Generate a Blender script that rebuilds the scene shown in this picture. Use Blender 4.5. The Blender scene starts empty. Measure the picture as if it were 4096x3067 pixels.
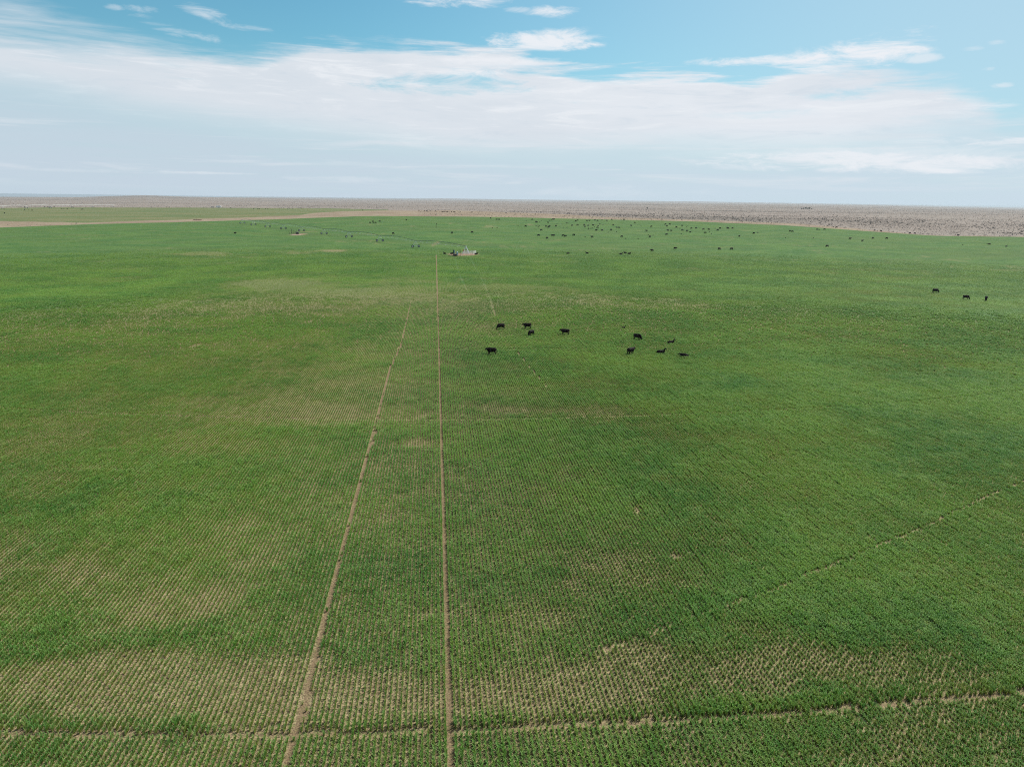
import bpy, bmesh, math, random
import numpy as np
from mathutils import Vector, Matrix, Euler

scene = bpy.context.scene
COL = scene.collection
rng = np.random.default_rng(7)
random.seed(7)
R = math.radians

# ------------------------------------------------------------------ camera
W, H, F = 4096.0, 3067.0, 2841.0
CAM_H = 28.0
PITCH = 14.486
ROLL = 0.70
SUN_AZ, SUN_EL = 48.0, 47.0            # degrees clockwise from +Y, elevation
cam_d = bpy.data.cameras.new('camera'); cam = bpy.data.objects.new('camera', cam_d); COL.objects.link(cam)
cam_d.sensor_width = 36.0; cam_d.lens = 36.0 * F / W
cam_d.clip_start = 0.5; cam_d.clip_end = 120000.0
CAM_M = Matrix.Rotation(R(90 - PITCH), 3, 'X') @ Matrix.Rotation(R(ROLL), 3, 'Z')
cam.matrix_world = Matrix.Translation((0, 0, CAM_H)) @ CAM_M.to_4x4()
scene.camera = cam
CM = np.array(CAM_M)

def ray(px, py):
    v = CM @ np.array([(px - W / 2) / F, -(py - H / 2) / F, -1.0])
    return v / np.linalg.norm(v)
def az_el(px, py):
    v = ray(px, py)
    return math.atan2(v[0], v[1]), math.asin(v[2])

# ------------------------------------------------------------------ node helper
class NT:
    def __init__(s, tree):
        s.t = tree; s.t.nodes.clear()
    def n(s, typ, **kw):
        nd = s.t.nodes.new(typ)
        for k, v in kw.items(): setattr(nd, k, v)
        return nd
    def link(s, a, b): s.t.links.new(a, b)
    def put(s, sock, v):
        if isinstance(v, bpy.types.NodeSocket): s.link(v, sock)
        elif v is not None: sock.default_value = v
    def m(s, op, a, b=None, c=None, clamp=False):
        nd = s.n('ShaderNodeMath', operation=op); nd.use_clamp = clamp
        for i, v in enumerate((a, b, c)):
            if v is not None: s.put(nd.inputs[i], v)
        return nd.outputs[0]
    def mix(s, f, a, b, mode='MIX'):
        nd = s.n('ShaderNodeMix', data_type='RGBA', blend_type=mode); nd.clamp_factor = True
        s.put(nd.inputs[0], f)
        for i, v in ((6, a), (7, b)):
            if isinstance(v, tuple) and len(v) == 3: v = v + (1,)
            s.put(nd.inputs[i], v)
        return nd.outputs[2]
    def step(s, v, lo, hi, a=0.0, b=1.0):
        nd = s.n('ShaderNodeMapRange', interpolation_type='SMOOTHSTEP')
        s.put(nd.inputs[0], v); s.put(nd.inputs[1], lo); s.put(nd.inputs[2], hi)
        nd.inputs[3].default_value = a; nd.inputs[4].default_value = b
        return nd.outputs[0]
    def noise(s, vec, scale, detail=4, rough=.55, dist=0.0):
        nd = s.n('ShaderNodeTexNoise')
        s.put(nd.inputs['Vector'], vec)
        nd.inputs['Scale'].default_value = scale; nd.inputs['Detail'].default_value = detail
        nd.inputs['Roughness'].default_value = rough; nd.inputs['Distortion'].default_value = dist
        return nd.outputs['Fac']
    def xyz(s, x, y, z=0.0):
        nd = s.n('ShaderNodeCombineXYZ')
        s.put(nd.inputs[0], x); s.put(nd.inputs[1], y); s.put(nd.inputs[2], z)
        return nd.outputs[0]
    def curve(s, v, pts, lo, hi, vlo, vhi):
        """piecewise curve: pts in real units -> real value"""
        nd = s.n('ShaderNodeFloatCurve')
        t = s.m('DIVIDE', s.m('SUBTRACT', v, lo), hi - lo)
        s.put(nd.inputs['Value'], t)
        cv = nd.mapping.curves[0]
        q = [((p - lo) / (hi - lo), (w - vlo) / (vhi - vlo)) for p, w in pts]
        while len(cv.points) < len(q): cv.points.new(0.5, 0.5)
        for p, (a, b) in zip(cv.points, q): p.location = (a, b)
        nd.mapping.update()
        return s.m('ADD', s.m('MULTIPLY', nd.outputs[0], vhi - vlo), vlo)

# ------------------------------------------------------------------ sky and sun
world = bpy.data.worlds.new('World'); scene.world = world
world.use_nodes = True
def build_sky():
    N = NT(world.node_tree)
    out = N.n('ShaderNodeOutputWorld'); bg = N.n('ShaderNodeBackground')
    N.link(bg.outputs[0], out.inputs[0])
    sky = N.n('ShaderNodeTexSky', sky_type='NISHITA')
    sky.sun_disc = False; sky.sun_elevation = R(SUN_EL); sky.sun_rotation = R(SUN_AZ)
    sky.air_density = 1.0; sky.dust_density = 0.6; sky.ozone_density = 1.5
    tc = N.n('ShaderNodeTexCoord')
    sep = N.n('ShaderNodeSeparateXYZ'); N.link(tc.outputs['Generated'], sep.inputs[0])
    x, y, z = sep.outputs
    az = N.m('ARCTAN2', x, y); el = N.m('ARCSINE', z)
    S = 10.0                                     # colours below are radiance at strength 0.1
    def c(r, g, b):                              # sRGB 0-255 -> radiance
        f = lambda u: ((u / 255 + .055) / 1.055) ** 2.4
        return (f(r) * S, f(g) * S, f(b) * S)
    # Nishita graded to the clear blue of the photograph
    clear = N.mix(1.0, sky.outputs[0], (SKYMUL[0], SKYMUL[1], SKYMUL[2]), 'MULTIPLY')
    zen = N.step(el, .27, .8, 1.0, .26)
    clear = N.mix(1.0, clear, N.xyz(zen, zen, zen), 'MULTIPLY')
    # whitish veil of thin air towards the right (sun side) and towards the horizon
    veil = N.m('MULTIPLY', N.m('MULTIPLY', N.step(az, -.30, .70), .80), N.step(el, .30, .7, 1.0, .1))
    hor = N.step(el, .0, .20, 1.0, 0.0)
    veil = N.m('MAXIMUM', veil, N.m('MULTIPLY', hor, .78))
    clear = N.mix(veil, clear, c(184, 212, 229))
    # noise fields: streaky, flattened towards the horizon
    e3 = N.m('MULTIPLY', el, 5.2)
    base = N.xyz(az, e3, 0.0)
    n1 = N.noise(base, 3.2, 9, .62, .25)
    n2 = N.noise(N.xyz(N.m('MULTIPLY', az, 1.0), N.m('MULTIPLY', el, 14.0), 3.3), 6.0, 8, .6, .4)
    nlow = N.noise(N.xyz(az, N.m('MULTIPLY', el, 3.5), 7.7), 2.2, 4, .5)
    wob = N.m('ADD', N.m('MULTIPLY', N.m('SUBTRACT', n1, .5), .075), N.m('MULTIPLY', N.m('SUBTRACT', n2, .5), .060))
    # upper edge of the big cloud bank (photograph points -> azimuth, elevation)
    edge = [(0, 62), (280, 130), (560, 175), (740, 225), (930, 240), (1100, 205), (1290, 180), (1500, 188), (1760, 180), (1990, 212),
            (2200, 262), (2400, 300), (2600, 285), (2800, 278), (3000, 315), (3200, 300), (3400, 285), (3600, 310), (3820, 350), (3960, 440), (4090, 520)]
    ae = [az_el(a, b) for a, b in edge]
    top = N.curve(az, [(-1.2, ae[0][1])] + ae + [(1.2, ae[-1][1] * .8)], -1.2, 1.2, 0.0, .40)
    d = N.m('SUBTRACT', top, el)
    soft = N.curve(az, [(-1.2, .040), (-.62, .040), (-.3, .018), (.05, .012), (.3, .010), (.62, .024), (1.2, .02)], -1.2, 1.2, 0.0, .1)
    dd = N.m('ADD', d, wob)
    bank = N.m('MULTIPLY', N.step(N.m('DIVIDE', dd, soft), -.55, 1.0), N.step(N.m('ADD', n2, N.m('MULTIPLY', N.m('DIVIDE', dd, soft), .10)), .22, .50, .70, 1.0))
    # lower edge of the bank: it thins into pale blue air
    lo = [(0, 330), (500, 430), (900, 500), (1400, 545), (2000, 590), (2600, 590), (3100, 590), (3600, 545), (3900, 500), (4096, 495)]
    al = [az_el(a, b) for a, b in lo]
    bot = N.curve(az, [(-1.2, al[0][1])] + al + [(1.2, al[-1][1])], -1.2, 1.2, 0.0, .40)
    db = N.m('ADD', N.m('SUBTRACT', el, bot), N.m('MULTIPLY', N.m('SUBTRACT', nlow, .5), .05))
    fade = N.step(db, -.028, .030, .30, 1.0)
    def blob(px, py, rx, ry, amp=.9, tilt=0.0, hard=.35):
        thr = .40 if rx >= 600 and ry >= 26 else .43 if ry >= 36 else .50
        a0, e0 = az_el(px, py)
        a1, _ = az_el(px + rx, py); _, e1 = az_el(px, py - ry)
        ra = a1 - a0; re = e1 - e0
        u = N.m('DIVIDE', N.m('SUBTRACT', az, a0), ra)
        v = N.m('DIVIDE', N.m('SUBTRACT', N.m('SUBTRACT', el, e0), N.m('MULTIPLY', N.m('SUBTRACT', az, a0), tilt)), re)
        r2 = N.m('ADD', N.m('MULTIPLY', u, u), N.m('MULTIPLY', v, v))
        q = N.m('SUBTRACT', N.m('SUBTRACT', 1.0, r2), N.m('MULTIPLY', N.m('SUBTRACT', thr, nb), 8.0))
        return N.m('MULTIPLY', N.step(q, -.35, .6 + hard * 4), amp)
    nb = N.noise(N.xyz(az, N.m('MULTIPLY', el, 4.0), 1.1), 13.0, 10, .68, .5)
    # holes of blue in the bank
    hole = None
    for a in [(1800, 335, 260, 42, .85, -.0), (3420, 372, 220, 28, .75, 0), (3960, 400, 170, 26, .7, 0), (3080, 455, 230, 18, .35, 0), (2150, 285, 260, 30, .85, 0), (3850, 480, 160, 14, .5, 0),
              (620, 205, 330, 16, .35, -.1), (3700, 470, 120, 10, .25, 0), (2950, 318, 90, 14, .3, 0)]:
        b = blob(*a[:5], tilt=a[5], hard=.5)
        hole = b if hole is None else N.m('MAXIMUM', hole, b)
    cov = N.m('MULTIPLY', N.m('MULTIPLY', bank, fade), N.m('SUBTRACT', 1.0, hole))
    # separate clouds
    cl = None
    for a in [(1850, 8, 190, 24, .95, 0), (2210, 45, 95, 24, .9, 0), (2190, 160, 180, 38, .95, 0), (2130, 132, 90, 14, .8, 0), (2060, 250, 260, 22, .8, 0), (3010, 245, 330, 18, .85, 0), (3380, 228, 250, 56, .97, .1), (3250, 250, 200, 24, .9, 0), (3750, 560, 300, 16, .5, 0),
              (3500, 180, 90, 30, .8, 0), (3690, 235, 80, 18, .6, 0), (3930, 425, 130, 22, .8, 0), (4060, 565, 190, 15, .75, .05), (3560, 652, 640, 36, .85, -.02), (3100, 668, 330, 16, .45, 0),
              (3560, 620, 620, 26, .38, 0), (570, 40, 70, 16, .5, 0), (575, 66, 60, 13, .45, 0), (815, 50, 95, 26, .55, -.15), (460, 32, 40, 12, .4, 0), (730, 128, 130, 20, .5, -.12),
              (960, 100, 110, 22, .4, -.1), (3990, 170, 40, 10, .35, 0), (3890, 195, 40, 10, .35, 0), (4000, 342, 50, 10, .5, 0), (3950, 276, 30, 9, .4, 0), (2080, 40, 60, 12, .5, 0),
              (820, 692, 220, 5, .35, 0), (1350, 716, 260, 12, .22, 0), (330, 684, 420, 7, .22, 0), (2450, 770, 420, 24, .18, 0), (1650, 662, 600, 10, .15, 0)]:
        b = blob(*a[:5], tilt=a[5])
        cl = b if cl is None else N.m('MAXIMUM', cl, b)
    white = N.mix(N.step(az, -.55, .55), c(221, 228, 235), c(236, 240, 246))
    white = N.mix(N.m('MULTIPLY', N.step(n1, .40, .60), .55), white, c(213, 222, 231))
    n3 = N.noise(N.xyz(N.m('ADD', az, N.m('MULTIPLY', el, 1.2)), N.m('MULTIPLY', el, 7.5), 5.5), 9.0, 10, .68, .6)
    white = N.mix(N.m('MULTIPLY', N.step(n3, .50, .68), N.step(az, -.6, .5, .60, .85)), white, c(242, 245, 249))
    white = N.mix(N.m('MULTIPLY', N.step(n3, .48, .30), .30), white, c(192, 210, 224))
    shade = N.step(db, -.01, .12, 1.0, 0.0)
    white = N.mix(N.m('MULTIPLY', shade, .35), white, c(208, 218, 228))
    col = N.mix(cov, clear, white)
    # pale air under the bank and at the horizon
    hz = N.mix(N.step(az, -.6, .6), c(197, 212, 225), c(203, 220, 232))
    under = N.m('MULTIPLY', N.step(db, -.03, .02, 1.0, 0.0), N.step(el, .0, .16, .95, .55))
    col = N.mix(N.m('MULTIPLY', under, N.m('SUBTRACT', 1.0, N.m('MULTIPLY', N.step(n2, .4, .7), .25))), col, hz)
    st1 = N.noise(N.xyz(N.m('MULTIPLY', az, 1.0), N.m('MULTIPLY', el, 20.0), 9.1), 3.2, 8, .62, .5)
    st2 = N.m('MULTIPLY', N.m('MULTIPLY', N.step(st1, .50, .66), N.step(el, .005, .03)), N.step(el, .14, .07, 0.0, .50))
    col = N.mix(st2, col, c(224, 230, 237))
    col = N.mix(cl, col, c(238, 241, 246))
    col = N.mix(N.step(el, -.02, -.001, 1.0, 0.0), col, hz)
    N.link(col, bg.inputs[0]); bg.inputs[1].default_value = 0.1
SKYMUL = (0.62, 1.10, 1.08)
build_sky()

sun_d = bpy.data.lights.new('sun', 'SUN'); sun_d.energy = 5.0; sun_d.angle = R(0.53); sun_d.color = (1.0, .955, .89)
sun = bpy.data.objects.new('sun', sun_d); COL.objects.link(sun)
sv = Vector((math.sin(R(SUN_AZ)) * math.cos(R(SUN_EL)), math.cos(R(SUN_AZ)) * math.cos(R(SUN_EL)), math.sin(R(SUN_EL))))
sun.rotation_euler = sv.to_track_quat('Z', 'Y').to_euler(); sun.location = (0, 0, 200)
scene.view_settings.view_transform = 'Standard'; scene.view_settings.look = 'None'
scene.view_settings.exposure = 0.0; scene.view_settings.gamma = 1.0
scene.render.engine = 'CYCLES'
scene.cycles.filter_width = 1.1; scene.cycles.use_denoising = False
scene.cycles.max_bounces = 6; scene.cycles.diffuse_bounces = 2; scene.cycles.transmission_bounces = 3
scene.cycles.volume_bounces = 0; scene.cycles.caustics_reflective = False; scene.cycles.caustics_refractive = False

# ------------------------------------------------------------------ python noise
def vnoise(x, y, seed=0):
    x = np.asarray(x, float); y = np.asarray(y, float)
    xi = np.floor(x).astype(np.int64); yi = np.floor(y).astype(np.int64)
    xf = x - xi; yf = y - yi
    u = xf * xf * (3 - 2 * xf); v = yf * yf * (3 - 2 * yf)
    def h(a, b):
        n = (a * 374761393 + b * 668265263 + seed * 974634777) & 0xffffffff
        n = ((n ^ (n >> 13)) * 1274126177) & 0xffffffff
        n = (n ^ (n >> 16)) & 0xffff
        return n / 65535.0
    a = h(xi, yi); b = h(xi + 1, yi); c = h(xi, yi + 1); d = h(xi + 1, yi + 1)
    return (a * (1 - u) + b * u) * (1 - v) + (c * (1 - u) + d * u) * v
def fbm(x, y, seed=0, oct=4):
    s = 0; a = .5; t = 0
    for i in range(oct):
        s = s + a * vnoise(x * 2 ** i, y * 2 ** i, seed + i); t += a; a *= .5
    return s / t
def sstep(v, a, b):
    t = np.clip((v - a) / (b - a), 0, 1); return t * t * (3 - 2 * t)

# ------------------------------------------------------------------ terrain heights
PC = np.array([-25.6, 393.0]); FIELD_R = 466.0
def edge_dist(az):
    u = np.stack([np.sin(az), np.cos(az)], -1)
    b = u @ PC; c = PC @ PC - FIELD_R ** 2
    return b + np.sqrt(b * b - c)
TD = [1000, 1540, 3000, 7000, 15000, 40000]
TAB = {0:    [912, 864, 829, 811, 790, 792, 793],
       350:  [898, 862, 829, 812, 791, 793, 794],
       480:  [896, 861, 830, 810, 786.5, 792, 794],
       600:  [893, 860, 831, 808, 783.5, 791, 792],
       720:  [889, 858, 831, 810, 788, 791, 792],
       900:  [884, 855, 832, 812, 792, 790, 788.5],
       1100: [879, 853, 833, 814, 796, 793, 788],
       1300: [870, 850, 834, 816, 802, 795, 790.5],
       1500: [864, 850, 836, 818, 804, 798, 793],
       1800: [866, 852, 838, 820, 806, 801, 795],
       2100: [871, 856, 841, 824, 810, 805, 799],
       2450: [879, 862, 845, 828, 813, 808, 803],
       2800: [887, 869, 850, 832, 817, 812, 807],
       3130: [901, 876, 856, 836, 821, 816, 812],
       3500: [928, 886, 863, 843, 827, 822, 818],
       3720: [943, 894, 869, 847, 832, 827, 823],
       4096: [947, 906, 878, 855, 841, 836, 830]}
cols_az, cols_z, cols_ld = [], [], []
for px in sorted(TAB):
    rows = TAB[px]
    a0 = az_el(px, rows[0])[0]
    ds = [float(edge_dist(np.array(a0)))] + TD
    zs = []
    for d_, py in zip(ds, rows):
        v = ray(px, py); zs.append(CAM_H + v[2] / math.hypot(v[0], v[1]) * d_)
    ds = [330, 430, (430 + ds[0]) / 2] + ds + [80000]
    zs = [0, zs[0] * .10, zs[0] * .45] + zs + [CAM_H + (zs[-1] - CAM_H) * 2.04]
    cols_az.append(a0); cols_ld.append(np.log(ds)); cols_z.append(zs)
LDG = np.linspace(math.log(300), math.log(80000), 260)
ZG = np.array([np.interp(LDG, l, z) for l, z in zip(cols_ld, cols_z)])
for _ in range(6): ZG[:, 1:-1] = .25 * ZG[:, :-2] + .5 * ZG[:, 1:-1] + .25 * ZG[:, 2:]
AZG = np.linspace(cols_az[0], cols_az[-1], 160)
ZG = np.array([np.interp(AZG, cols_az, ZG[:, j]) for j in range(len(LDG))]).T
for _ in range(3): ZG[1:-1] = .25 * ZG[:-2] + .5 * ZG[1:-1] + .25 * ZG[2:]
def height(x, y):
    x = np.asarray(x, float); y = np.asarray(y, float)
    d = np.maximum(np.hypot(x, y), 1e-3); az = np.arctan2(x, y)
    ia = np.clip((np.clip(az, AZG[0], AZG[-1]) - AZG[0]) / (AZG[1] - AZG[0]), 0, len(AZG) - 1.001)
    il = np.clip((np.log(d) - LDG[0]) / (LDG[1] - LDG[0]), 0, len(LDG) - 1.001)
    a = ia.astype(int); l = il.astype(int); fa = ia - a; fl = il - l
    z = (ZG[a, l] * (1 - fa) + ZG[a + 1, l] * fa) * (1 - fl) + (ZG[a, l + 1] * (1 - fa) + ZG[a + 1, l + 1] * fa) * fl
    # small undulations
    z = z + sstep(d, 60, 260) * .9 * (fbm(x / 55, y / 55, 3) - .5) + sstep(d, 240, 450) * (1 - sstep(d, 620, 900)) * 1.1 * (fbm(x / 130, y / 62, 13, 3) - .5) + sstep(d, 30, 60) * .10 * (fbm(x / 12, y / 12, 5) - .5)
    z = z + sstep(d, 900, 1500) * (1 - sstep(d, 9000, 20000)) * 5.0 * (fbm(x / 260, y / 260, 9) - .5)
    z = z + sstep(d, 2500, 5000) * (1 - sstep(d, 14000, 25000)) * 15.0 * (fbm(x / 1500, y / 800, 15, 3) - .5)
    return z
TS = np.exp(np.linspace(math.log(25), math.log(60000), 9000))
def hit(px, py):
    v = ray(px, py); h = math.hypot(v[0], v[1])
    xs = v[0] / h * TS; ys = v[1] / h * TS; zs = CAM_H + v[2] / h * TS
    below = zs < height(xs, ys)
    i = int(np.argmax(below)) if below.any() else len(TS) - 1
    return float(xs[i]), float(ys[i]), float(height(xs[i], ys[i]))

# ------------------------------------------------------------------ field layout
RA = R(-6.2)                                              # azimuth of the crop rows
UX, UY = math.sin(RA), math.cos(RA)
def rowst(x, y):                                          # across, along
    return x * UY - y * UX, x * UX + y * UY
LINE_S = rowst(*hit(1794, 2660)[:2])[0]                   # straight wheel line
left_pts = [(1128, 3140), (1148, 3067), (1231, 2778), (1324, 2389), (1407, 2056), (1496, 1741), (1552, 1500), (1578, 1440), (1608, 1370), (1632, 1270), (1643, 1213), (1650, 1160)]
left_st = [rowst(*hit(*p)[:2]) for p in left_pts]
left_st = [(left_st[0][0], -20)] + sorted(left_st, key=lambda q: q[1]) if False else sorted(left_st, key=lambda q: q[1])
LT = np.array([q[1] for q in left_st]); LS = np.array([q[0] for q in left_st])
diag = [hit(*p)[:2] for p in [(2420, 2600), (2778, 2463), (3060, 2375), (3334, 2260), (3704, 2105), (3900, 2010), (4150, 1905)]]
trail_a = [hit(*p)[:2] for p in [(1882, 1030), (1900, 1070), (1932, 1125), (1962, 1200), (1981, 1265)]]
trail_b = [hit(*p)[:2] for p in [(1820, 1030), (1826, 1060), (1840, 1098), (1866, 1160)]]
trail_c = [hit(*p)[:2] for p in [(2030, 1375), (2062, 1400), (2110, 1460), (2200, 1560)]]
trail_d = [hit(*p)[:2] for p in [(2560, 1535), (2640, 1620), (2700, 1700), (2900, 1840), (2980, 1930)]]
def seg_dist(x, y, pts):
    best = np.full(np.shape(x), 1e9)
    for (x0, y0), (x1, y1) in zip(pts[:-1], pts[1:]):
        dx, dy = x1 - x0, y1 - y0; L = dx * dx + dy * dy
        t = np.clip(((x - x0) * dx + (y - y0) * dy) / L, 0, 1)
        best = np.minimum(best, np.hypot(x - x0 - t * dx, y - y0 - t * dy))
    return best
# thin or bare spots: overview pixel centre, radii (2212 px wide picture), strength
SPOTS = [(300, 1490, 330, 75, .85), (90, 1450, 130, 60, .5), (560, 1480, 130, 70, .7), (820, 1500, 170, 55, .55), (1180, 1480, 260, 50, .75), (1340, 1440, 150, 50, .6),
         (1650, 1430, 110, 34, .8), (1500, 1450, 160, 40, .6), (1850, 1420, 110, 26, .7), (2060, 1440, 100, 55, .5), (480, 1275, 60, 34, .9), (330, 1290, 90, 40, .45), (170, 1240, 140, 50, .4), (60, 1180, 80, 50, .45),
         (560, 1200, 60, 50, .35), (920, 1325, 16, 16, 1.0), (1130, 1300, 160, 40, .35), (1300, 1220, 120, 40, .3), (1425, 1186, 14, 10, 1.2), (1362, 1105, 14, 16, 1.0), (1545, 1115, 12, 9, .8), (1215, 1258, 40, 20, .5),
         (330, 875, 260, 30, .38), (640, 890, 160, 22, .45), (420, 800, 260, 40, .25), (60, 960, 120, 60, .35), (930, 955, 50, 10, .8), (860, 957, 50, 10, .6), (1270, 885, 210, 12, .55), (1060, 880, 90, 14, .5), (1250, 832, 120, 18, .35),
         (560, 612, 80, 12, 1.3), (660, 620, 60, 16, .9), (770, 632, 80, 9, 1.3), (1060, 621, 110, 6, .9), (900, 612, 120, 18, .6), (850, 640, 360, 28, .35), (1350, 655, 240, 22, .22), (600, 660, 220, 24, .3), (1850, 590, 200, 16, .25), (260, 603, 70, 8, .55), (380, 625, 60, 16, .3), (720, 541, 34, 3, .8), (640, 547, 60, 5, .6), (200, 1020, 420, 240, .20), (150, 720, 350, 90, .15),
         (430, 548, 80, 5, .45), (428, 746, 9, 4, 1.4), (1060, 489, 14, 3, .7), (1700, 700, 300, 40, .15), (1900, 640, 160, 20, .35), (2000, 560, 150, 8, .2), (150, 1400, 160, 30, -.3), (420, 1380, 200, 26, -.5),
         (850, 1410, 200, 26, -.25), (1700, 1310, 260, 50, -.5), (1900, 1330, 200, 50, -.5), (1400, 1390, 150, 30, -.3), (1000, 1180, 240, 60, .18), (870, 1080, 120, 60, .15), (1420, 1270, 180, 30, .35), (2100, 1230, 140, 60, -.2), (1060, 1050, 300, 50, .08)]
SP = []
for cx, cy, rx, ry, s in SPOTS:
    k = W / 2212
    x0, y0, _ = hit(cx * k, cy * k); x1, y1, _ = hit((cx + rx) * k, cy * k)
    xa, ya, _ = hit(cx * k, (cy - ry) * k); xb, yb, _ = hit(cx * k, (cy + ry) * k)
    SP.append((x0, (ya + yb) / 2, abs(x1 - x0), max(abs(ya - yb) / 2, .4), s))
def cover(x, y):
    c = .74 + .75 * (fbm(x / 26, y / 26, 21) - .5) + .75 * (fbm(x / 6, y / 6, 31, 3) - .5) + .35 * (vnoise(x / 1.3, y / 1.3, 41) - .5)
    wx = x + 6 * (fbm(x / 9, y / 9, 51) - .5); wy = y + 6 * (fbm(x / 9, y / 9, 61) - .5)
    brk = fbm(x / 2.6, y / 4.2, 81, 3)
    for x0, y0, rx, ry, s in SP:
        q = ((wx - x0) / rx) ** 2 + ((wy - y0) / ry) ** 2
        hard = rx * ry < 1.3 or s > 1.15
        if not hard: c = c - s * 1.0 * (.45 + 1.1 * brk) * np.exp(-q * 1.1)
    c = np.maximum(c, .15)
    for x0, y0, rx, ry, s in SP:
        if rx * ry < 1.3 or s > 1.15: c = c - s * .85 * np.exp(-(((wx - x0) / rx) ** 2 + ((wy - y0) / ry) ** 2) * 1.1)
    return np.clip(c, 0.01, 1)
PAD = [(1852, 1018, 64, 6, 1.0), (1193, 938, 28, 4, .9), (1340, 1004, 50, 3.2, .40), (1743, 975, 8, 14, .4), (1650, 905, 10, 3, .2), (2120, 899, 12, 3, .3), (1840, 931, 6, 8, 0.0)]
PADS = []
for cx, cy, rx, ry, s in PAD:
    x0, y0, _ = hit(cx, cy); x1, _, _ = hit(cx + rx, cy); _, ya, _ = hit(cx, cy - ry); _, yb, _ = hit(cx, cy + ry)
    PADS.append((x0, (ya + yb) / 2, abs(x1 - x0), abs(ya - yb) / 2, s))
def pad(x, y):
    o = np.zeros(np.shape(x))
    for x0, y0, rx, ry, s in PADS:
        q = ((x - x0) / rx) ** 2 + ((y - y0) / ry) ** 2 + .8 * (fbm(x / 3, y / 3, 71) - .5)
        o = np.maximum(o, s * (1 - sstep(q, .6, 1.25)))
    return o
ARCS = [57.8, 108, 160, 209, 260, 304.5, 361, 400]
NEAR_END, MID_END = 215.0, 430.0

# ------------------------------------------------------------------ materials
def principled(name, color, rough=.7, metal=0.0, spec=.5):
    m = bpy.data.materials.new(name); m.use_nodes = True
    N = NT(m.node_tree); o = N.n('ShaderNodeOutputMaterial'); b = N.n('ShaderNodeBsdfPrincipled')
    N.link(b.outputs[0], o.inputs[0])
    tc = N.n('ShaderNodeTexCoord')
    nz = N.noise(tc.outputs['Object'], 3.0, 5, .6)
    dark = tuple(c * .72 for c in color); lite = tuple(min(1, c * 1.18) for c in color)
    N.link(N.mix(N.step(nz, .3, .7), dark, lite), b.inputs['Base Color'])
    b.inputs['Specular IOR Level'].default_value = spec; b.inputs['Roughness'].default_value = rough; b.inputs['Metallic'].default_value = metal
    return m
M_cow = principled('black_hide', (.0095, .0058, .0046), .7, 0.0, .10)
M_brown = principled('brown_hide', (.055, .026, .015), .7, 0.0, .1)
M_galv = principled('galvanised_steel', (.70, .75, .77), .45, .1)
M_pipe = principled('weathered_pipe', (.12, .145, .135), .55, .2)
M_white = principled('white_paint', (.78, .78, .76), .5)
M_tire = principled('black_rubber', (.018, .018, .019), .85)
M_rust = principled('rusty_steel', (.20, .085, .05), .8)
M_green = principled('dark_green_paint', (.03, .09, .06), .5)
M_blue = principled('pale_blue_paint', (.25, .42, .47), .5)
M_orange = principled('orange_paint', (.60, .20, .05), .5)
M_post = principled('dark_wood', (.045, .036, .028), .85)
M_glass = principled('dark_glass', (.02, .025, .03), .15)
M_char = principled('charcoal_paint', (.03, .032, .036), .4)
M_bark = principled('bark', (.10, .075, .055), .9)
M_leaf = principled('tree_leaf', (.05, .075, .04), .8)
M_scrub = principled('sage_leaf', (.165, .15, .135), .85)

def crop_material():
    m = bpy.data.materials.new('wheat_blade'); m.use_nodes = True
    N = NT(m.node_tree); o = N.n('ShaderNodeOutputMaterial')
    geo = N.n('ShaderNodeNewGeometry'); P = geo.outputs['Position']
    at = N.n('ShaderNodeAttribute', attribute_name='yellow', attribute_type='GEOMETRY')
    ti = N.n('ShaderNodeAttribute', attribute_name='tint', attribute_type='INSTANCER')
    a = N.noise(P, .045, 4, .6); b = N.noise(P, .45, 3, .6)
    g1, g2, g3 = GREENS
    col = N.mix(N.step(a, .36, .64), g1, g2)
    col = N.mix(N.m('MULTIPLY', N.step(b, .45, .72), .6), col, g3)
    col = N.mix(N.m('MULTIPLY', ti.outputs['Fac'], .7, clamp=True), col, (.31, .33, .09))
    col = N.mix(N.m('MULTIPLY', ti.outputs['Fac'], -1.6, clamp=True), col, (.045, .13, .040))
    col = N.mix(at.outputs['Fac'], col, (.30, .25, .085))
    d = N.n('ShaderNodeBsdfPrincipled'); N.link(col, d.inputs['Base Color']); d.inputs['Roughness'].default_value = .6
    d.inputs['Specular IOR Level'].default_value = .16
    t = N.n('ShaderNodeBsdfTranslucent'); N.link(N.mix(1.0, col, (1.0, 1.1, .55), 'MULTIPLY'), t.inputs[0])
    mx = N.n('ShaderNodeMixShader'); mx.inputs[0].default_value = .28
    N.link(d.outputs[0], mx.inputs[1]); N.link(t.outputs[0], mx.inputs[2]); N.link(mx.outputs[0], o.inputs[0])
    return m
GREENS = ((.112, .305, .068), (.225, .425, .090), (.318, .500, .172))
M_crop = crop_material()

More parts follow.
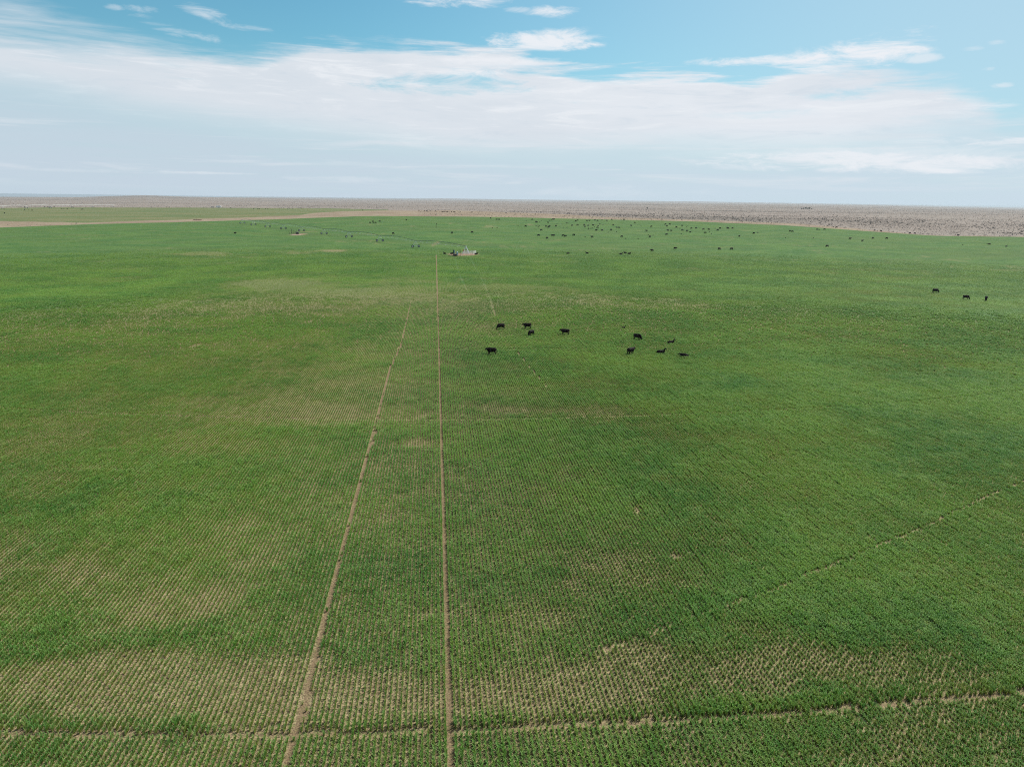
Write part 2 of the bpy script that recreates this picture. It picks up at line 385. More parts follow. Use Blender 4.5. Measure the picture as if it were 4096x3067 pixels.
def ground_material():
    m = bpy.data.materials.new('land_surface'); m.use_nodes = True
    N = NT(m.node_tree); o = N.n('ShaderNodeOutputMaterial'); bs = N.n('ShaderNodeBsdfPrincipled')
    N.link(bs.outputs[0], o.inputs[0]); bs.inputs['Roughness'].default_value = .95; bs.inputs['Specular IOR Level'].default_value = .1
    geo = N.n('ShaderNodeNewGeometry'); P = geo.outputs['Position']
    sp = N.n('ShaderNodeSeparateXYZ'); N.link(P, sp.inputs[0]); X, Y = sp.outputs[0], sp.outputs[1]
    S_ = N.m('SUBTRACT', N.m('MULTIPLY', X, UY), N.m('MULTIPLY', Y, UX))
    T_ = N.m('ADD', N.m('MULTIPLY', X, UX), N.m('MULTIPLY', Y, UY))
    def at(nm):
        return N.n('ShaderNodeAttribute', attribute_name=nm).outputs['Fac']
    field, second, strip, plants, cov, padm, dist = at('field'), at('second'), at('strip'), at('plants'), at('cover'), at('pad'), at('far')
    # soil with straw litter, and dark specks painted as shadowed stubble
    s1 = N.noise(P, 1.1, 6, .65); s2 = N.noise(P, 9.0, 5, .7); s3 = N.noise(P, .12, 3, .5)
    soil = N.mix(N.step(s1, .32, .68), (.27, .205, .115), (.46, .37, .218))
    soil = N.mix(N.m('MULTIPLY', N.step(s3, .4, .7), .6), soil, (.36, .28, .16))
    s4 = N.noise(P, 3.6, 4, .7)
    soil = N.mix(N.m('MULTIPLY', N.step(s4, .48, .60), .68), soil, (.19, .22, .075))
    soil = N.mix(N.m('MULTIPLY', N.step(s2, .53, .42), .85), soil, (.050, .035, .026))
    # closed canopy seen from afar, leaf shadows averaged into its greens
    rowv = N.xyz(N.m('MULTIPLY', S_, 1.0), N.m('MULTIPLY', T_, .16), 0.0)
    a = N.noise(P, .045, 4, .6); b = N.noise(P, .45, 3, .6)
    k1 = N.noise(rowv, 1.6, 5, .7); k2 = N.noise(P, .012, 4, .6); k3 = N.noise(P, 1.3, 5, .75); k4 = N.noise(N.xyz(N.m('MULTIPLY', X, .25), Y, 0), .035, 5, .65)
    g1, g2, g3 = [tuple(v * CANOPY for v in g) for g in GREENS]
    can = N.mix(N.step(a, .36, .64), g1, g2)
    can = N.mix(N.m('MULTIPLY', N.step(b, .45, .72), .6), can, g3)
    can = N.mix(N.m('MULTIPLY', N.step(k4, .38, .66), .55), can, (.130, .185, .050))
    k5 = N.noise(N.xyz(N.m('MULTIPLY', X, .18), Y, 0), .11, 6, .7)  # crosswise streaks paint the light and dark of gentle undulations
    can = N.mix(N.m('MULTIPLY', N.step(k5, .46, .70), .40), can, (.115, .195, .085))
    can = N.mix(N.m('MULTIPLY', N.step(k5, .46, .28), .40), can, (.040, .105, .030))
    can = N.mix(N.m('MULTIPLY', N.step(k3, .66, .30), .45), can, (.03, .062, .02))
    can = N.mix(N.m('MULTIPLY', N.step(k1, .60, .36), .35), can, (.035, .068, .022))
    thin = N.step(cov, .62, .18)
    can = N.mix(N.m('MULTIPLY', thin, .45), can, (.27, .235, .115))
    near = N.mix(N.m('MULTIPLY', plants, N.step(dist, NEAR_END - 70, NEAR_END + 25, 1.0, .0)), can, soil)
    # tan line tracks
    jit = N.m('MULTIPLY', N.m('SUBTRACT', N.noise(P, .9, 4, .7), .5), .5)
    dl = N.m('ABSOLUTE', N.m('ADD', N.m('SUBTRACT', S_, LINE_S), jit))
    tr1 = N.m('MULTIPLY', N.step(dl, .22, .32, 1.0, 0.0), N.step(T_, 368, 376, 1.0, 0.0))
    curve = N.curve(T_, [(0, LS[0])] + [(t, s) for t, s in zip(LT, LS)][::1] + [(400, LS[-1])], 0, 400, -40, 10)
    dl2 = N.m('ABSOLUTE', N.m('ADD', N.m('SUBTRACT', S_, curve), N.m('MULTIPLY', jit, 1.6)))
    tr2 = N.m('MULTIPLY', N.step(dl2, .15, .27, 1.0, 0.0), N.step(T_, 170, 215, 1.0, 0.0))
    rd = N.m('SQRT', N.m('ADD', N.m('POWER', N.m('SUBTRACT', X, PC[0]), 2.0), N.m('POWER', N.m('SUBTRACT', Y, PC[1]), 2.0)))
    tr3 = N.step(N.m('ABSOLUTE', N.m('ADD', N.m('SUBTRACT', rd, 361.0), N.m('MULTIPLY', jit, .25))), .10, .18, 1.0, 0.0)
    tr = N.m('MAXIMUM', N.m('MAXIMUM', tr1, tr2), N.m('MULTIPLY', tr3, .6))
    f = N.mix(N.m('MULTIPLY', tr, .9), near, N.mix(.55, soil, (.21, .14, .085)))
    f = N.mix(padm, f, N.mix(N.step(s1, .3, .7), (.27, .175, .115), (.38, .27, .185)))
    # dry rangeland
    q1 = N.noise(P, .02, 6, .65); q2 = N.noise(P, .0028, 5, .6); q3 = N.noise(P, .25, 5, .75)
    rg = N.mix(N.step(q1, .35, .66), (.285, .240, .203), (.385, .332, .285))
    rg = N.mix(N.m('MULTIPLY', N.step(q2, .42, .60), .6), rg, (.32, .262, .225))
    rg = N.mix(N.m('MULTIPLY', N.step(q3, .58, .34), .6), rg, (.10, .088, .07))
    q4 = N.noise(N.xyz(N.m('MULTIPLY', X, .35), Y, 0), .0016, 5, .6)
    rg = N.mix(N.m('MULTIPLY', N.step(q4, .50, .64), .45), rg, (.13, .115, .095))
    # faded second field and the mown strip between
    sg = N.mix(N.step(N.noise(N.xyz(N.m('MULTIPLY', X, .3), Y, 0), .022, 5, .6), .35, .65), (.125, .17, .066), (.19, .195, .09))
    sg = N.mix(N.m('MULTIPLY', N.step(q1, .5, .7), .4), sg, (.25, .22, .12))
    st = N.mix(N.step(q1, .38, .62), (.34, .275, .19), (.27, .205, .145))
    st = N.mix(N.m('MULTIPLY', N.step(q3, .52, .3), .5), st, (.16, .11, .075))
    wv = N.m('MULTIPLY', N.m('SUBTRACT', N.noise(P, .05, 4, .6), .5), .9)
    col = N.mix(N.step(N.m('ADD', second, wv), .4, .6), rg, sg)
    col = N.mix(N.step(N.m('ADD', strip, wv), .38, .62), col, st)
    fe = N.step(N.m('ADD', rd, N.m('MULTIPLY', wv, 9.0)), FIELD_R - 1, FIELD_R + 2, 1.0, 0.0)
    col = N.mix(fe, col, f)
    N.link(col, bs.inputs['Base Color'])
    bp = N.n('ShaderNodeBump'); bp.inputs['Strength'].default_value = .6; bp.inputs['Distance'].default_value = .25
    N.link(N.m('ADD', N.m('MULTIPLY', k3, .7), N.m('MULTIPLY', s2, .25)), bp.inputs['Height']); N.link(bp.outputs[0], bs.inputs['Normal'])
    return m
CANOPY = .575  # darkens the blade greens for shadow inside the canopy
M_ground = ground_material()

# ------------------------------------------------------------------ object helpers
def tag(o, label=None, cat=None, group=None, kind=None):
    if label and not 4 <= len(label.split()) <= 16: print('LABEL', len(label.split()), label)
    if label: o['label'] = label
    if cat: o['category'] = cat
    if group: o['group'] = group
    if kind: o['kind'] = kind
    return o
def mesh_np(name, verts, faces4=None, tris=None):
    me = bpy.data.meshes.new(name)
    me.vertices.add(len(verts)); me.vertices.foreach_set('co', np.asarray(verts, np.float32).ravel())
    loops = []; starts = []; n = 0
    if faces4 is not None and len(faces4):
        f = np.asarray(faces4, np.int32); loops.append(f.ravel()); starts.append(np.arange(len(f)) * 4 + n); n += len(f) * 4
    if tris is not None and len(tris):
        f = np.asarray(tris, np.int32); loops.append(f.ravel()); starts.append(np.arange(len(f)) * 3 + n); n += len(f) * 3
    lo = np.concatenate(loops); st = np.concatenate(starts)
    me.loops.add(len(lo)); me.loops.foreach_set('vertex_index', lo)
    me.polygons.add(len(st)); me.polygons.foreach_set('loop_start', st.astype(np.int32))
    me.update(calc_edges=True); me.validate()
    return me
def put(name, me, mat=None, parent=None, loc=(0, 0, 0), rz=0):
    o = bpy.data.objects.new(name, me); COL.objects.link(o)
    if mat and me is not None and not me.materials: me.materials.append(mat)
    if parent: o.parent = parent
    o.location = loc; o.rotation_euler = (0, 0, rz)
    return o
def empty(name, loc, rz=0):
    o = bpy.data.objects.new(name, None); COL.objects.link(o); o.location = loc; o.rotation_euler = (0, 0, rz); o.empty_display_size = .5
    return o
def copy_tree(o, parent=None):
    c = o.copy(); COL.objects.link(c); c.parent = parent
    for ch in list(o.children): copy_tree(ch, c)
    return c

# ------------------------------------------------------------------ terrain mesh
def build_terrain():
    fr = np.arange(-50, 50.01, .2); back = np.arange(52, 310, 3.0)
    az = np.radians(np.concatenate([fr, back])); na = len(az)
    ds = [4.0]
    while ds[-1] < 75000:
        r = ds[-1]; ds.append(r * (1.03 if r < 25 or r > 9000 else 1.0125))
    ds = np.array(ds); nd = len(ds)
    A, D = np.meshgrid(az, ds)
    x = (np.sin(A) * D).ravel(); y = (np.cos(A) * D).ravel()
    z = height(x, y)
    v = np.stack([x, y, z], -1)
    v = np.vstack([v, [[0, 0, 0]]]); c = len(v) - 1
    i = np.arange(nd - 1)[:, None] * na; j = np.arange(na)[None, :]; j2 = (j + 1) % na
    q = np.stack([i + j, i + na + j, i + na + j2, i + j2], -1).reshape(-1, 4)
    q = q[:, ::-1]
    t = np.stack([np.full(na, c), np.arange(na), (np.arange(na) + 1) % na], -1)[:, ::-1]
    me = mesh_np('ground', v, q[:, ::-1][:, ::-1], t)
    x, y = v[:, 0], v[:, 1]; d = np.hypot(x, y)
    def attr(nm, a):
        at = me.attributes.new(nm, 'FLOAT', 'POINT'); at.data.foreach_set('value', np.asarray(a, np.float32))
    rd = np.hypot(x - PC[0], y - PC[1])
    attr('field', rd < FIELD_R)
    aa = np.degrees(np.arctan2(x, y))
    cov = np.ones(len(x)); m = rd < FIELD_R + 10; cov[m] = cover(x[m], y[m])
    attr('cover', cov); pd = np.zeros(len(x)); pd[m] = pad(x[m], y[m]); attr('pad', pd)
    attr('plants', ((d < MID_END) & (np.abs(aa) < 48)) * 1.0)
    attr('far', d)
    # image-row bounds of the strip and of the second field, carried onto the land by distance
    pxs = [0, 350, 600, 900, 1200, 1400, 1550, 1800, 2400, 2800, 3200, 3700, 4096]
    s_out = [885, 892, 882, 873, 861, 845, 842, 842, 868, 880, 896, 940, 946]
    g_out = [832, 830, 831, 832, 833, 836, 839, 0, 0, 0, 0, 0, 0]
    az_c = []; sd = []; gd = []
    for p, s, g in zip(pxs, s_out, g_out):
        hx, hy, _ = hit(p, s); az_c.append(math.degrees(math.atan2(hx, hy))); sd.append(math.hypot(hx, hy))
        if g:
            gx, gy, _ = hit(p, g); gd.append(math.hypot(gx, gy))
        else: gd.append(300.0)
    so = np.interp(aa, az_c, sd); go = np.interp(aa, az_c, gd)
    global STRIP; STRIP = (az_c, sd)
    attr('strip', 1 - sstep(d / so, .97, 1.03)); attr('second', (1 - sstep(d / go, .96, 1.04)) * (1 - sstep(aa, -8.5, -7.0)))
    me.shade_smooth()
    o = put('ground', me, M_ground); tag(o, kind='structure')
    return o
ground = build_terrain()
# face orientation check: normals up
if ground.data.polygons[1000].normal.z < 0: ground.data.flip_normals()

# ------------------------------------------------------------------ crop
def crop_segment(seed, n=25, length=.34, wid=.046, h=.33, bw=.0155):
    r = np.random.default_rng(seed); V = []; Fq = []; Ft = []; Yl = []
    for k in range(n):
        bx = r.normal(0, wid * .5); by = r.uniform(-length / 2, length / 2)
        a = r.uniform(0, 2 * math.pi); lean = r.uniform(.08, .62); hh = h * r.uniform(.6, 1.12); w = bw * r.uniform(.7, 1.3)
        dx, dy = math.cos(a), math.sin(a); sx, sy = -dy, dx; yv = 0
        pts = [(0, 0, 1.0), (.22 * lean * hh, .55 * hh, .95), (.75 * lean * hh, .92 * hh - .10 * lean * hh, .5)]
        b = len(V)
        for q, (o_, z_, ww) in enumerate(pts):
            for sg in (-1, 1):
                V.append((bx + dx * o_ + sx * sg * w * ww, by + dy * o_ + sy * sg * w * ww, z_ - .01)); Yl.append((.75, .12, 0)[q])
        V.append((bx + dx * lean * hh * 1.25, by + dy * lean * hh * 1.25, .80 * hh - .15 * lean * hh)); Yl.append(.12)
        Fq += [(b, b + 1, b + 3, b + 2), (b + 2, b + 3, b + 5, b + 4)]; Ft.append((b + 4, b + 5, b + 6))
    me = mesh_np('wheat_blades', V, Fq, Ft)
    at = me.attributes.new('yellow', 'FLOAT', 'POINT'); at.data.foreach_set('value', np.array(Yl, np.float32))
    me.materials.append(M_crop)
    return me
def instancer(name, pts, scl, rot, tint, idx, protos):
    me = bpy.data.meshes.new(name); me.vertices.add(len(pts)); me.vertices.foreach_set('co', np.asarray(pts, np.float32).ravel())
    a = me.attributes.new('scl', 'FLOAT_VECTOR', 'POINT'); a.data.foreach_set('vector', np.asarray(scl, np.float32).ravel())
    a = me.attributes.new('rot', 'FLOAT_VECTOR', 'POINT'); a.data.foreach_set('vector', np.asarray(rot, np.float32).ravel())
    a = me.attributes.new('tint', 'FLOAT', 'POINT'); a.data.foreach_set('value', np.asarray(tint, np.float32))
    a = me.attributes.new('idx', 'INT', 'POINT'); a.data.foreach_set('value', np.asarray(idx, np.int32))
    ob = put(name, me)
    ng = bpy.data.node_groups.new(name + '_nodes', 'GeometryNodeTree')
    ng.interface.new_socket('Geometry', in_out='INPUT', socket_type='NodeSocketGeometry')
    ng.interface.new_socket('Geometry', in_out='OUTPUT', socket_type='NodeSocketGeometry')
    gi = ng.nodes.new('NodeGroupInput'); go = ng.nodes.new('NodeGroupOutput')
    iop = ng.nodes.new('GeometryNodeInstanceOnPoints'); g2i = ng.nodes.new('GeometryNodeGeometryToInstance')
    for p in reversed(protos):
        oi = ng.nodes.new('GeometryNodeObjectInfo'); oi.inputs['Object'].default_value = p; oi.inputs['As Instance'].default_value = False
        ng.links.new(oi.outputs['Geometry'], g2i.inputs[0])
    def na(nm, dt):
        n = ng.nodes.new('GeometryNodeInputNamedAttribute'); n.data_type = dt; n.inputs[0].default_value = nm; return n.outputs[0]
    ng.links.new(gi.outputs[0], iop.inputs['Points']); ng.links.new(g2i.outputs[0], iop.inputs['Instance'])
    iop.inputs['Pick Instance'].default_value = True
    ng.links.new(na('idx', 'INT'), iop.inputs['Instance Index']); ng.links.new(na('scl', 'FLOAT_VECTOR'), iop.inputs['Scale'])
    ng.links.new(na('rot', 'FLOAT_VECTOR'), iop.inputs['Rotation'])
    ng.links.new(iop.outputs[0], go.inputs[0])
    md = ob.modifiers.new('scatter', 'NODES'); md.node_group = ng
    return ob
def proto(me):                                            # source shapes are not linked into the scene
    return bpy.data.objects.new(me.name, me)
EXCL = []                                                 # keep-out discs (pads, machines)
def build_crop():
    def grid(ds, dt, dmin, dmax, js, jt):
        L = dmax * 1.03
        s = np.arange(-int(L * .85 / ds), int(L * .75 / ds) + 1) * ds + LINE_S
        o_ = .27 if ds < .4 else .43
        s = np.where(s >= LINE_S - 1e-6, s + o_, s + ds - o_)
        t = np.arange(18 / dt, L / dt) * dt
        Sg, Tg = np.meshgrid(s, t); Sg = Sg.ravel(); Tg = Tg.ravel()
        Sg = Sg + rng.normal(0, js, len(Sg)); Tg = Tg + rng.uniform(-jt, jt, len(Tg))
        x = Sg * UY + Tg * UX; y = -Sg * UX + Tg * UY
        d = np.hypot(x, y); a = np.degrees(np.arctan2(x, y))
        u_ = NEAR_END - 17 + 34 * vnoise(x / 1.7, y / 1.7, 17)
        if dmin > 100: dmin = u_
        if dmax < 200: dmax = u_; L = 0
        k = (d > dmin) & (d <= dmax * (1 if L == 0 else 1 - .46 * rng.random(len(d)))) & (np.abs(a) < 47) & (y > 23)
        return x[k], y[k], Sg[k], Tg[k], d[k]
    P_, S_, R_, T_, I_ = [], [], [], [], []
    for band, (ds, dt, d0, d1) in enumerate([(.31, .30, 20, NEAR_END + 22), (.465, .50, NEAR_END, MID_END)]):
        x, y, s, t, d = grid(ds, dt, d0, d1,   .006 if band == 0 else .02, .08)
        c = cover(x, y); pdm = pad(x, y)
        rd = np.hypot(x - PC[0], y - PC[1])
        g = rng.random(len(x))
        keep = (g < .50 + 3.4 * c) & (rd < FIELD_R - 1) & (pdm < .25)
        jit = .16 * (vnoise(x * .8, y * .8, 91) - .5) * 2
        keep &= ~((np.abs(s - LINE_S + jit * .2) < .17) & (t < 374))
        ls = np.interp(t, LT, LS)
        keep &= ~((np.abs(s - ls + jit * .75) < (.18 if band == 0 else .26)) & (t < 205) & (g < .93))
        for a_ in ARCS:
            w = .14 if a_ == 361 else .125 if a_ == 304.5 else .12
            keep &= ~(np.abs(rd - a_ + jit * .08) < w)
        for tr, w in ((diag, .135), (trail_a, .22 if band == 0 else .33), (trail_b, .20 if band == 0 else .3), (trail_c, .08)):
            keep &= ~((seg_dist(x, y, tr) < w + jit * .3) & (g < (.72 if tr is diag else .9)))
        for ex, ey, er in EXCL: keep &= (x - ex) ** 2 + (y - ey) ** 2 > er * er
        x, y, c, t, s = x[keep], y[keep], c[keep], t[keep], s[keep]; n = len(x)
        z = height(x, y)
        k = 1.0 if band == 0 else 1.5
        hgt = (.72 + .48 * c) * rng.uniform(.85, 1.15, n); wd = (.50 + .62 * c + .45 * sstep(np.degrees(np.arctan2(x, y)), 6, 30) * c) * rng.uniform(.88, 1.14, n)
        ri = np.round(s / ds); rv = .80 + .40 * vnoise(ri * 7.31, t / 1.0, 141); rw = .86 + .28 * vnoise(ri * 3.7, t / 14.0, 151)
        hgt = hgt * rv * rw; wd = wd * rv
        rdk = rd[keep]; hgt = hgt * (1 + .45 * ((rdk < 361.2) & (rdk > 359.9)))  # crop made taller along this wheel track to cast its dark line
        sc = np.stack([wd * k, np.full(n, k) * rng.uniform(.8, 1.15, n) * (.7 + .4 * c), hgt * (1.0 if band == 0 else .55)], -1)
        ro = np.zeros((n, 3)); ro[:, 2] = -RA + rng.integers(0, 2, n) * math.pi + rng.normal(0, .05, n)
        # low cover -> yellower
        ti = np.clip(.55 * (1 - c) + .45 * (fbm(x / 3.3, y / 3.3, 121, 3) - .42) + rng.normal(0, .16 if band == 0 else .09, n) + .5 * (rng.random(n) < (.06 if band == 0 else .01)), -.4, 1)
        P_.append(np.stack([x, y, z], -1)); S_.append(sc); R_.append(ro); T_.append(ti)
        I_.append(rng.integers(0, 5, n) + (0 if band == 0 else 5))
    protos = [proto(crop_segment(100 + k)) for k in range(5)] + [proto(crop_segment(200 + k, 26, .34, .10, .28, .019)) for k in range(5)]
    # Geometry to Instance keeps link order reversed above
    o = instancer('wheat_crop', np.vstack(P_), np.vstack(S_), np.vstack(R_), np.concatenate(T_), np.concatenate(I_), protos)
    print('crop instances', sum(len(p) for p in P_))
    tag(o, 'young green wheat growing in straight drilled rows over the field', 'wheat', kind='stuff')

# ------------------------------------------------------------------ cattle
def capsule_body(segs, voxel=.035, smooth=6):
    """segs: list of (p0, r0, p1, r1[, squash_x]) tapered limbs fused into one skin by a voxel remesh"""
    bm = bmesh.new()
    for sg in segs:
        p0, r0, p1, r1 = sg[:4]
        p0 = Vector(p0); p1 = Vector(p1); n = max(2, int((p1 - p0).length / (min(r0, r1) * .45)) + 1)
        for i in range(n + 1):
            f = i / n; c = p0.lerp(p1, f); r = r0 + (r1 - r0) * f
            sx = sg[4] if len(sg) > 4 else 1.0
            mtx = Matrix.Translation(c) @ Matrix.Diagonal((r, r * sx, r, 1))
            bmesh.ops.create_icosphere(bm, subdivisions=2, radius=1.0, matrix=mtx)
    me = bpy.data.meshes.new('tmp'); bm.to_mesh(me); bm.free()
    ob = bpy.data.objects.new('tmp', me); COL.objects.link(ob)
    md = ob.modifiers.new('r', 'REMESH'); md.mode = 'VOXEL'; md.voxel_size = voxel; md.use_smooth_shade = True
    ms = ob.modifiers.new('s', 'SMOOTH'); ms.iterations = smooth; ms.factor = .5
    dg = bpy.context.evaluated_depsgraph_get()
    res = bpy.data.meshes.new_from_object(ob.evaluated_get(dg))
    bpy.data.objects.remove(ob); bpy.data.meshes.remove(me)
    return res
def cow_mesh(pose):
    S = []
    def leg(pts, y):
        for (x0, z0, r0), (x1, z1, r1) in zip(pts[:-1], pts[1:]):
            S.append(((x0, y, z0), r0, (x1, y, z1), r1))
    if pose in ('stand', 'graze'):
        S += [((-.74, 0, 1.00), .32, (-.30, 0, .92), .39, .90), ((-.30, 0, .92), .39, (.30, 0, .90), .41, .86), ((.30, 0, .90), .41, (.62, 0, .97), .35, .84),
              ((-.78, 0, 1.18), .13, (-.2, 0, 1.20), .12, 1.3), ((-.2, 0, 1.20), .12, (.45, 0, 1.22), .13), ((.62, 0, .74), .13, (.45, 0, .66), .15)]
        k = -1
        for y in (-.17, .17):
            k *= -1; a = .07 * k
            leg([(-.72, .95, .21), (-.60 + a, .68, .15), (-.82 + a, .43, .090), (-.76 + a, .10, .066), (-.73 + a, .02, .062)], y)
            leg([(.48, .86, .17), (.50 - a, .62, .125), (.52 - a, .40, .080), (.52 - a, .09, .062), (.55 - a, .02, .06)], y)
        S += [((-.98, 0, 1.16), .045, (-1.08, 0, .95), .04), ((-1.08, 0, .95), .035, (-1.07, 0, .52), .03), ((-1.07, 0, .52), .05, (-1.06, 0, .36), .045)]
    if pose == 'stand':
        S += [((.60, 0, 1.00), .32, (.92, 0, 1.06), .22, .75), ((.92, 0, 1.06), .22, (1.08, 0, 1.13), .165, .85), ((1.08, 0, 1.13), .16, (1.34, 0, .94), .11, .85), ((1.34, 0, .94), .11, (1.37, 0, .92), .10)]
        H0 = Vector((1.06, 0, 1.20))
        ears = [(H0 + Vector((0, s * .10, 0)), H0 + Vector((-.05, s * .27, -.03))) for s in (-1, 1)]
    if pose == 'graze':
        S += [((.58, 0, .96), .33, (.90, 0, .70), .22, .75), ((.90, 0, .70), .22, (1.04, 0, .46), .165, .85), ((1.04, 0, .46), .16, (1.16, 0, .16), .11, .85)]
        H0 = Vector((1.05, 0, .52)); ears = [(H0 + Vector((0, s * .10, 0)), H0 + Vector((-.05, s * .27, .0))) for s in (-1, 1)]
    if pose in ('lie', 'curl'):
        S += [((-.70, 0, .36), .27, (-.25, 0, .40), .36, .95), ((-.25, 0, .40), .36, (.35, 0, .40), .35, .9), ((.35, 0, .40), .35, (.62, 0, .44), .28, .85),
              ((-.85, 0, .45), .14, (.4, 0, .66), .12)]
        for y in (-.30, .30):
            S += [((-.55, y, .22), .20, (-.15, y * 1.15, .13), .12), ((-.15, y * 1.15, .13), .09, (-.52, y * 1.35, .08), .055), ((-.52, y * 1.35, .08), .055, (-.30, y * 1.45, .05), .05),
                  ((.50, y * .7, .24), .15, (.82, y * .7, .12), .08), ((.82, y * .7, .12), .07, (.52, y * .95, .07), .05)]
        S += [((-.93, 0, .44), .045, (-1.02, 0, .15), .04), ((-1.02, 0, .15), .04, (-.80, .30, .05), .04)]
        if pose == 'lie':
            S += [((.60, 0, .55), .23, (.84, 0, .88), .15, .75), ((.84, 0, .88), .15, (.96, 0, 1.03), .125), ((.96, 0, 1.03), .125, (1.24, 0, .90), .085, .85)]
            H0 = Vector((.92, 0, 1.09))
        else:
            S += [((.60, 0, .50), .23, (.90, .02, .62), .15, .75), ((.90, .02, .62), .15, (1.0, .04, .66), .125), ((1.0, .04, .66), .125, (1.26, .10, .50), .085, .85)]
            H0 = Vector((.96, .03, .72))
        ears = [(H0 + Vector((0, s * .10, 0)), H0 + Vector((-.05, s * .28, 0))) for s in (-1, 1)]
    for a, b in ears: S.append((tuple(a), .05, tuple(b), .028))
    me = capsule_body(S); me.name = 'cattle_' + pose
    return me
COW = {p: cow_mesh(p) for p in ('stand', 'graze', 'lie', 'curl')}
COWB = {}
for p in COW:
    COW[p].materials.clear(); b = COW[p].copy(); COW[p].materials.append(M_cow); b.materials.append(M_brown); COWB[p] = b
def cow(px, py, pose, heading, label, group=None, scale=1.0, brown=False, name='cow', cat='cow', r0=0.0):
    x, y, z = hit(px, py)
    o = bpy.data.objects.new(name, (COWB if brown else COW)[pose]); COL.objects.link(o)
    o.location = (x, y, z + .01); o.scale = (scale * random.uniform(.86, .92), scale * random.uniform(1.10, 1.20), scale * (random.uniform(1.06, 1.12) if pose in ('stand', 'graze') else 1.0))
    o.rotation_euler = (0, 0, R(heading)); tag(o, label, cat, group)
    return o
# heading 0 = facing right in the picture, 180 = facing left, 90 = away
near = [(1966, 1421, 'stand', 174, 'large black cow standing nearest, apart at the lower left of the group', 1.0, 'cow'),
        (2003, 1319, 'graze', 202, 'black cow grazing head down, leftmost in the back row of the group', 1.0, 'cow'),
        (2109, 1317, 'stand', 178, 'black cow standing side-on with level head just behind a brownish grazing cow', 1.0, 'cow'),
        (2124, 1344, 'graze', 228, 'brownish black cow grazing directly in front of a standing cow', .92, 'cow'),
        (2260, 1341, 'stand', 176, 'black cow standing alone side-on between the grazing pair and the resting calves', 1.0, 'cow'),
        (2494, 1314, 'lie', 30, 'small black calf lying with raised head, farthest back of the resting animals', .60, 'calf'),
        (2549, 1361, 'graze', -32, 'black cow grazing head down to the right, between the resting calves and standing cow', .95, 'cow'),
        (2683, 1375, 'lie', 14, 'black calf lying with raised head, behind the two animals resting at the right', .85, 'calf'),
        (2523, 1419, 'stand', 42, 'black cow seen from behind at an angle, casting a shadow beside the resting animals', 1.0, 'cow'),
        (2643, 1415, 'lie', 4, 'black cow lying stretched out with head raised to the right', 1.0, 'cow'),
        (2736, 1428, 'curl', 160, 'black cow lying low with head to the left, right end of the group', .95, 'cow'),
        (3741, 1172, 'graze', -8, 'black cow grazing to the right, leftmost of the three near the right edge', 1.0, 'cow'),
        (3863, 1199, 'graze', -14, 'black cow grazing to the right, middle of the three near the right edge', 1.0, 'cow'),
        (3943, 1203, 'graze', 236, 'black cow grazing seen end-on, rightmost of the three near the right edge', 1.0, 'cow')]
for a in near: cow(a[0], a[1], a[2], a[3], a[4], None, a[5], name=a[6], cat=a[6])
# far animals: crop origin x, crop coords (3.16 px per photo px, origin y 760)
def crop_xy(x0, cx, cy): return x0 + cx / 3.16, 760 + cy / 3.16
def herd(x0, items, label, group, drop=7):
    for it in items:
        cx, cy = it[0], it[1]; k = it[2] if len(it) > 2 else 'n'
        px, py = crop_xy(x0, cx, cy)
        if k == 'l': pose, dr, sc = random.choice(['lie', 'curl']), 4, 1.0
        elif k == 's': pose, dr, sc = random.choice(['lie', 'curl']), 2, .6
        elif k == 't': pose, dr, sc = random.choice(['stand', 'graze']), 3, .6
        else: pose, dr, sc = random.choice(['stand', 'graze', 'graze']), drop, 1.0
        hd = random.choice([0, 180]) + random.uniform(-40, 40)
        lab = it[3] if len(it) > 3 else label; grp = None if len(it) > 3 and it[3] else group
        cow(px, py + dr / 3.16, pose, hd, lab or label, grp, sc, name='calf' if k in 'st' else 'cow', cat='calf' if k in 'st' else 'cow')
herd(2100, [(92, 376), (350, 372), (368, 371), (335, 381, 't'), (15, 393, 's'), (207, 390, 's'), (308, 385, 'l'), (138, 404), (150, 409), (185, 408, 's'), (292, 415)],
     'tiny black animal at the back field edge, left end of the far herd', 'cattle at the left back edge of the far herd')
herd(2100, [(180, 457, 't'), (138, 457, 's'), (152, 459, 's'), (168, 466, 's'), (8, 461), (205, 511), (265, 463), (298, 475), (308, 459), (392, 457), (405, 430, 's'), (468, 433, 's'), (522, 419, 't'), (541, 418, 's'), (486, 475, 's'), (530, 476, 's')],
     'tiny black animal in the loose left third of the big far herd', 'cattle scattered in the left third of the far herd')
herd(2100, [(595, 452), (640, 396), (665, 385), (663, 445), (748, 443), (755, 468), (783, 391), (813, 390), (800, 453), (860, 448), (882, 383), (918, 390), (945, 432, 't'), (925, 455, 'l'), (915, 480), (900, 514), (975, 513),
            (800, 478, 's'), (802, 498, 't'), (825, 487, 's'), (840, 486, 's'), (855, 484, 's'), (880, 466, 's'), (985, 443, 's'), (968, 380, 's'), (978, 376, 's')],
     'tiny black animal in the crowded middle of the big far herd', 'cattle crowded in the middle of the far herd')
herd(2100, [(1033, 389), (1052, 537, 's'), (1088, 508), (1095, 376), (1115, 444), (1155, 530, 's'), (1158, 478), (1187, 480), (1214, 376, 't'), (1250, 378), (1340, 454), (1387, 417), (1466, 458, 's'), (1535, 520), (1560, 566, 's'), (1596, 466), (1618, 575, 's')],
     'tiny black animal in the thinner stretch right of the crowded herd middle', 'cattle in the thin stretch of the far herd')
